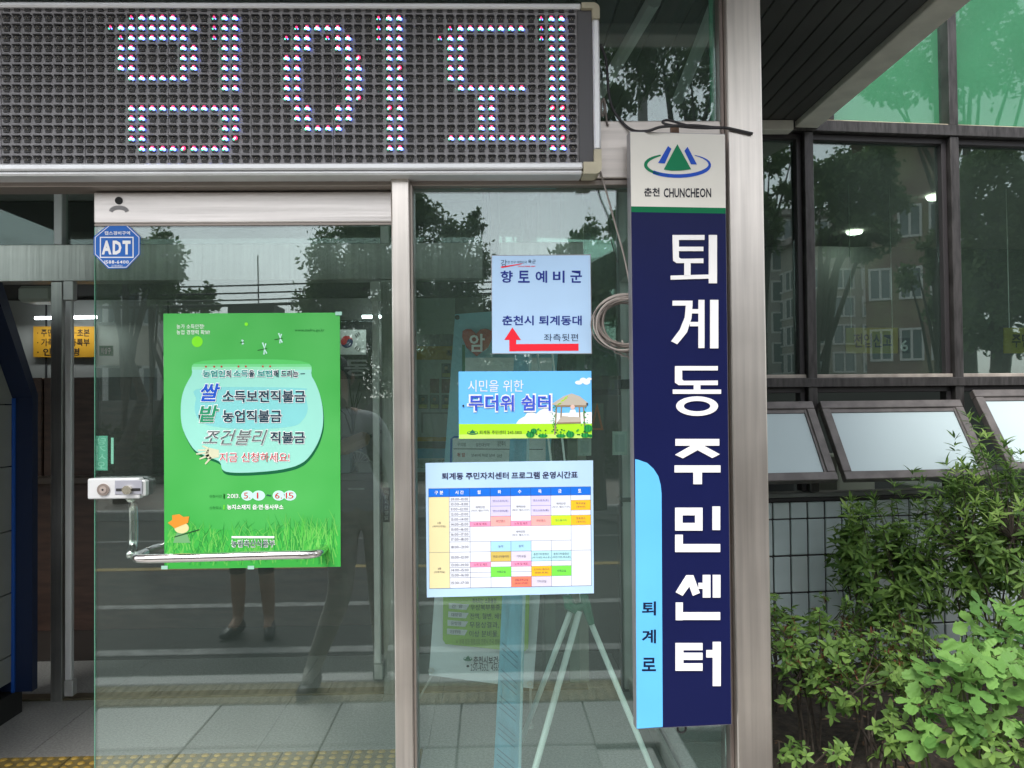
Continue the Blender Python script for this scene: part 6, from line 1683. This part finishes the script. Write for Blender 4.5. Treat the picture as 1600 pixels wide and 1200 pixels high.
mb = MB(); mb.box((-30, -14.6, -.2), (30, -14.4, 1.6), bev=.02); o = mb.build('boundary_wall', mat('boundary_wall', (.16, .15, .14), .85, noise=.15, nscale=3)); tag(o, 'long low brown wall behind the hedge across the street', 'wall')
# power poles and lines
pp = []
for i, (px, D, lb) in enumerate(((-700, 13, 'concrete power pole far to the left across the street'), (1010, 13, 'concrete power pole behind the leafy tree across the street'))):
    p = mr_(px, 600, D); p.z = 0
    t = thing('power_pole', lb, 'power pole', p, group='power poles across the street')
    mb = MB(); mb.tube([(0, 0, 0), (0, 0, 7.2)], [.13, .09], 10); mb.build('pole', mat('concrete_pole', (.25, .24, .23), .8), t)
    mb = MB(); mb.box((-.05, -.7, 3.9), (.05, .7, 4.0)); mb.box((-.05, -.6, 4.4), (.05, .6, 4.48)); mb.build('crossarm', mat('arm_steel', (.2, .2, .2), .5, .6), t)
    pp.append(p)
for k, (z, dy) in enumerate(((3.72, -.6), (3.78, -.2), (3.84, .3), (3.66, .1), (3.95, .5))):
    a_, b_ = pp[0]+Vector((0, dy, z)), pp[1]+Vector((0, dy, z))
    mb = MB(); mb.tube([a_.lerp(b_, i/16)-Vector((0, 0, .35*math.sin(PI*i/16)))-a_ for i in range(17)], .016, 5); o = mb.build('power_line', BLACK); o.location = a_
    tag(o, ['lower front power line mirrored above the flat roofed block', 'middle power line of the three close ones mirrored above the block', 'rear power line of the three close ones mirrored above the block', 'lowest sagging power line mirrored just above the flat roofed block', 'topmost single power line mirrored high above the flat roofed block'][k], 'power line', 'power lines across the street')
# white van parked opposite
vp = mr_(182, 640, 10.2)
van = thing('parked_van', 'white van parked across the street, mirrored above the door lock', 'van', (vp.x-2.3, -8.6, -.13), 0)
WPT = mat('van_paint', (.62, .62, .62), .3, coat=.5)
mb = MB(); mb.prism([(-2.2, .35), (2.2, .35), (2.25, .95), (1.75, 1.15), (1.2, 1.8), (.9, 1.88), (-2.1, 1.88), (-2.25, 1.0)], -.82, .82); mb.build('body', WPT, van)
mb = MB(); mb.prism([(1.62, 1.18), (1.18, 1.7), (.45, 1.72), (.45, 1.18)], .821, .83); mb.prism([(.35, 1.18), (.35, 1.72), (-.8, 1.72), (-.8, 1.18)], .821, .83); mb.prism([(-.9, 1.18), (-.9, 1.72), (-2.0, 1.72), (-2.05, 1.18)], .821, .83); mb.build('side_window', WG, van)
for x in (-1.45, 1.4):
    for y in (-.75, .75):
        w_ = bpy.data.objects.new('wheel', None); COL.objects.link(w_); w_.parent = van; w_.location = (x, y, .33)
        mb = MB(); mb.disc((0, 0), .33, -.1, .1, 20); mb.build('tyre', BLACK, w_)
        mb = MB(); mb.disc((0, 0), .19, -.105, .105, 14); mb.build('rim', ALU, w_)
for y in (-.6, .6): 
    mb = MB(); mb.box((2.2, y-.14, .72), (2.262, y+.14, .9), bev=.01); mb.build('headlight', mat('lamp_glass', (.6, .6, .6), .1), van)

# ================================================================== PEOPLE IN FRONT OF THE DOOR (only mirrored legs show in the photo)
def person(label, base, rotz, J, R_, E_, regions, shoes, hair, mats_):
    t = thing('person', label, 'person', base, rotz)
    me = bpy.data.meshes.new('body'); me.from_pydata([J[k] for k in J], [(list(J).index(a), list(J).index(b)) for a, b in E_], [])
    o = bpy.data.objects.new('body', me); COL.objects.link(o); o.parent = t
    sk = o.modifiers.new('s', 'SKIN'); sk.use_smooth_shade = True
    ss = o.modifiers.new('u', 'SUBSURF'); ss.levels = ss.render_levels = 2
    for i, k in enumerate(J):
        v = me.skin_vertices[0].data[i]; v.radius = R_[k] if isinstance(R_[k], tuple) else (R_[k], R_[k]); v.use_root = (k == 'pelvis')
    dg = bpy.context.evaluated_depsgraph_get(); m2 = bpy.data.meshes.new_from_object(o.evaluated_get(dg)); m2.name = 'body'
    o.modifiers.clear(); o.data = m2
    m2.materials.clear()
    for m in mats_: m2.materials.append(m)
    for p in m2.polygons: p.material_index = regions(p.center); p.use_smooth = True
    for s_ in shoes:
        mb = MB(); x, y, z, a = s_
        c, q = math.cos(a), math.sin(a)
        pr_ = [(-.09, .0), (.17, .0), (.185, .03), (.15, .06), (.05, .085), (.0, .11), (-.07, .11), (-.1, .05)]
        vs = []
        for sd, wq in ((-1, .9), (-.6, 1), (.6, 1), (1, .9)):
            for u, h in pr_: 
                ww_ = .045*sd*(1.05 if .02 < u < .15 else .85); uu = u*(1 if abs(sd) < 1 else .93); hh = h*(1 if abs(sd) < 1 else .75)+(0 if abs(sd) < 1 else .006)
                vs.append((x+uu*c-ww_*q, y+uu*q+ww_*c, z+hh))
        n8 = len(pr_); F_ = [tuple(range(n8))[::-1], tuple(range(3*n8, 4*n8))]
        for k in range(3):
            for i in range(n8): F_.append((k*n8+i, k*n8+(i+1) % n8, (k+1)*n8+(i+1) % n8, (k+1)*n8+i))
        mb.add(vs, F_); so = mb.build('shoe', mat('dark_shoe', (.02, .022, .025), .5), t, smooth=True)
        sb = so.modifiers.new('u', 'SUBSURF'); sb.levels = sb.render_levels = 1
    # head details: hair to the nape, ears, eyes, mouth
    hx, hy, hz = J['head']
    mb = MB(); n1, n2 = 20, 10
    for j in range(n2+1):
        for i in range(n1):
            th = 2*PI*i/n1; front = math.sin(th)
            # the hairline sits high on the brow and low at the back
            lim = PI*(.36 if front > .35 else (.52 if front > -.15 else .78)); ph = lim*j/n2
            rr_ = 1+.03*math.sin(7*th+3*j)*math.sin(ph)
            mb.v.append((hx+.088*rr_*math.sin(ph)*math.cos(th), hy-.006+.108*rr_*math.sin(ph)*math.sin(th), hz+.012+.118*math.cos(ph)))
    for j in range(n2):
        for i in range(n1): mb.f.append((j*n1+i, j*n1+(i+1) % n1, (j+1)*n1+(i+1) % n1, (j+1)*n1+i)); mb.m.append(0)
    for sx in (-1, 1):
        e = MB(); e.prism([(hx+sx*.083, hz-.035), (hx+sx*.096, hz-.02), (hx+sx*.100, hz+.012), (hx+sx*.092, hz+.03), (hx+sx*.080, hz+.02)], hy-.018, hy+.002)
        e.build('ear', mats_[2], t, smooth=True)
        e = MB(); e.disc((hx+sx*.031, hz-.002), .010, hy+.083, hy+.089, 12, rz=.005); e.build('eye', mat('eye_dark', (.03, .02, .018), .25), t)
    e = MB(); e.disc((hx, hz-.062), .022, hy+.084, hy+.088, 14, rz=.005); e.build('mouth', mat('lips', (.28, .11, .09), .5), t)
    mb.build('hair', hair, t, smooth=True)
    return t
SKIN = mat('skin', (.36, .22, .16), .55); HAIR = mat('black_hair', (.012, .01, .009), .5, noise=.3, nscale=60)
def joints(lean=0.0, legs=None, arms=None):
    lg = legs; J = {'pelvis': (0, 0, .95)}
    J['waist'] = (lean*.25, 0, 1.08); J['chest'] = (lean*.65, .01, 1.28); J['shoulders'] = (lean*.85, 0, 1.40); J['neck'] = (lean, .0, 1.47); J['jaw'] = (lean*1.05, .02, 1.54); J['head'] = (lean*1.1, .01, 1.63); J['crown'] = (lean*1.12, 0, 1.70)
    J['nose'] = (lean*1.1, .115, 1.60)
    for s_, k in ((-1, 'L'), (1, 'R')):
        hip, kn, an, to = lg[k]
        J['hip'+k] = hip; J['knee'+k] = kn; J['calf'+k] = (kn[0]*.6+an[0]*.4, kn[1]*.6+an[1]*.4-.01, kn[2]*.6+an[2]*.4); J['ank'+k] = an; J['toe'+k] = to
        sh, el, wr_, ha = arms[k]
        J['sh'+k] = sh; J['el'+k] = el; J['wr'+k] = wr_; J['pa'+k] = ha
        dx = Vector(ha)-Vector(wr_); dx.normalize(); side = dx.cross(Vector((0, 1, 0))); side = side.normalized() if side.length > .1 else Vector((1, 0, 0))
        for q, (o_, l_) in enumerate(((-.028, .068), (-.010, .08), (.010, .076), (.027, .06))):
            b0 = Vector(ha)+side*o_*.9; t0 = b0+dx*l_*.55; t1 = t0+(dx*.7+Vector((0, .5, 0))).normalized()*l_*.45
            J['f%d%s' % (q, k)] = tuple(t0); J['g%d%s' % (q, k)] = tuple(t1)
        J['th'+k] = tuple(Vector(wr_)+dx*.045+side*.045+Vector((0, .015, 0)))
    return J
def rads(J, pants=1.0):
    R_ = {'pelvis': (.15, .11), 'waist': (.135, .10), 'chest': (.165, .115), 'shoulders': (.13, .085), 'neck': .045, 'jaw': (.064, .075), 'head': (.088, .108), 'crown': (.07, .085), 'nose': .014}
    for k in 'LR':
        R_.update({'hip'+k: .088*pants, 'knee'+k: .06*pants, 'calf'+k: .055*pants, 'ank'+k: .04*pants, 'toe'+k: .03, 'sh'+k: .06, 'el'+k: .042, 'wr'+k: .027, 'pa'+k: (.034, .016), 'th'+k: .010})
        for q in range(4): R_['f%d%s' % (q, k)] = .0085; R_['g%d%s' % (q, k)] = .0075
    return R_
ED = [('pelvis', 'waist'), ('waist', 'chest'), ('chest', 'shoulders'), ('shoulders', 'neck'), ('neck', 'jaw'), ('jaw', 'head'), ('head', 'crown'), ('head', 'nose')]
for k in 'LR':
    ED += [('pelvis', 'hip'+k), ('hip'+k, 'knee'+k), ('knee'+k, 'calf'+k), ('calf'+k, 'ank'+k), ('ank'+k, 'toe'+k), ('shoulders', 'sh'+k), ('sh'+k, 'el'+k), ('el'+k, 'wr'+k), ('wr'+k, 'pa'+k), ('wr'+k, 'th'+k)]
    for q in range(4): ED += [('pa'+k, 'f%d%s' % (q, k)), ('f%d%s' % (q, k), 'g%d%s' % (q, k))]
# striding person in pale shirt and grey trousers; faces the door (+y)
J = joints(-.12, {'L': ((-.09, 0, .90), (-.09, .14, .51), (-.25, .06, .11), (-.26, .20, .05)), 'R': ((.09, 0, .90), (.10, .02, .50), (.07, -.22, .12), (.07, -.09, .05))},
           {'L': ((-.30, 0, 1.40), (-.36, -.05, 1.14), (-.33, .10, .92), (-.33, .15, .85)), 'R': ((.08, 0, 1.40), (.18, .03, 1.15), (.20, .16, .95), (.20, .22, .88))})
cloth1 = mat('grey_trousers', (.36, .345, .31), .85, noise=.15, nscale=12); shirt1 = mat('pale_shirt', (.42, .42, .45), .8, noise=.08, nscale=9)
p = mr_(497, 1050, 2.15)
person('person in a pale shirt and grey trousers striding, legs mirrored right of the green poster', (-.69, -2.02, 0), 0, J, rads(J, 1.12), ED,
       lambda c: 2 if .62 < c.z < .93 and (c.x < -.27 or c.x > .18) else 0 if c.z < .93 else (2 if (c.z > 1.46 and abs(c.x+.12) < .12) or (c.z < 1.1 and (c.x < -.25 or c.x > .19) and c.z < 1.08) else 1), [(-.25, .09, .0, PI/2+.1), (.07, -.19, .0, PI/2-.1)], HAIR, [cloth1, shirt1, SKIN])
J = joints(.0, {'L': ((-.09, 0, .88), (-.10, .02, .48), (-.11, -.03, .10), (-.13, .10, .05)), 'R': ((.09, 0, .88), (.10, .03, .48), (.11, -.02, .10), (.13, .11, .05))},
           {'L': ((-.19, 0, 1.40), (-.25, -.03, 1.12), (-.27, .03, .88), (-.27, .05, .80)), 'R': ((.19, 0, 1.40), (.25, -.03, 1.12), (.27, .03, .88), (.27, .05, .80))})
p = mr_(392, 955, 3.5)
person('person in black shorts and dark shoes on the road, calves mirrored below the green poster', (p.x, -3.5, -.128), 0, J, rads(J, 1.0), ED,
       lambda c: 0 if .44 < c.z < .97 and abs(c.x) < .22 else (1 if c.z >= .97 and c.z < 1.45 and (abs(c.x) < .24) else 2), [(-.12, .0, .0, PI/2+.25), (.12, .01, .0, PI/2-.25)], HAIR,
       [mat('black_shorts', (.02, .02, .022), .8), mat('dark_tshirt', (.06, .07, .09), .8), SKIN])
bpy.context.view_layer.update()
bpy.data.scenes.remove(TSC)
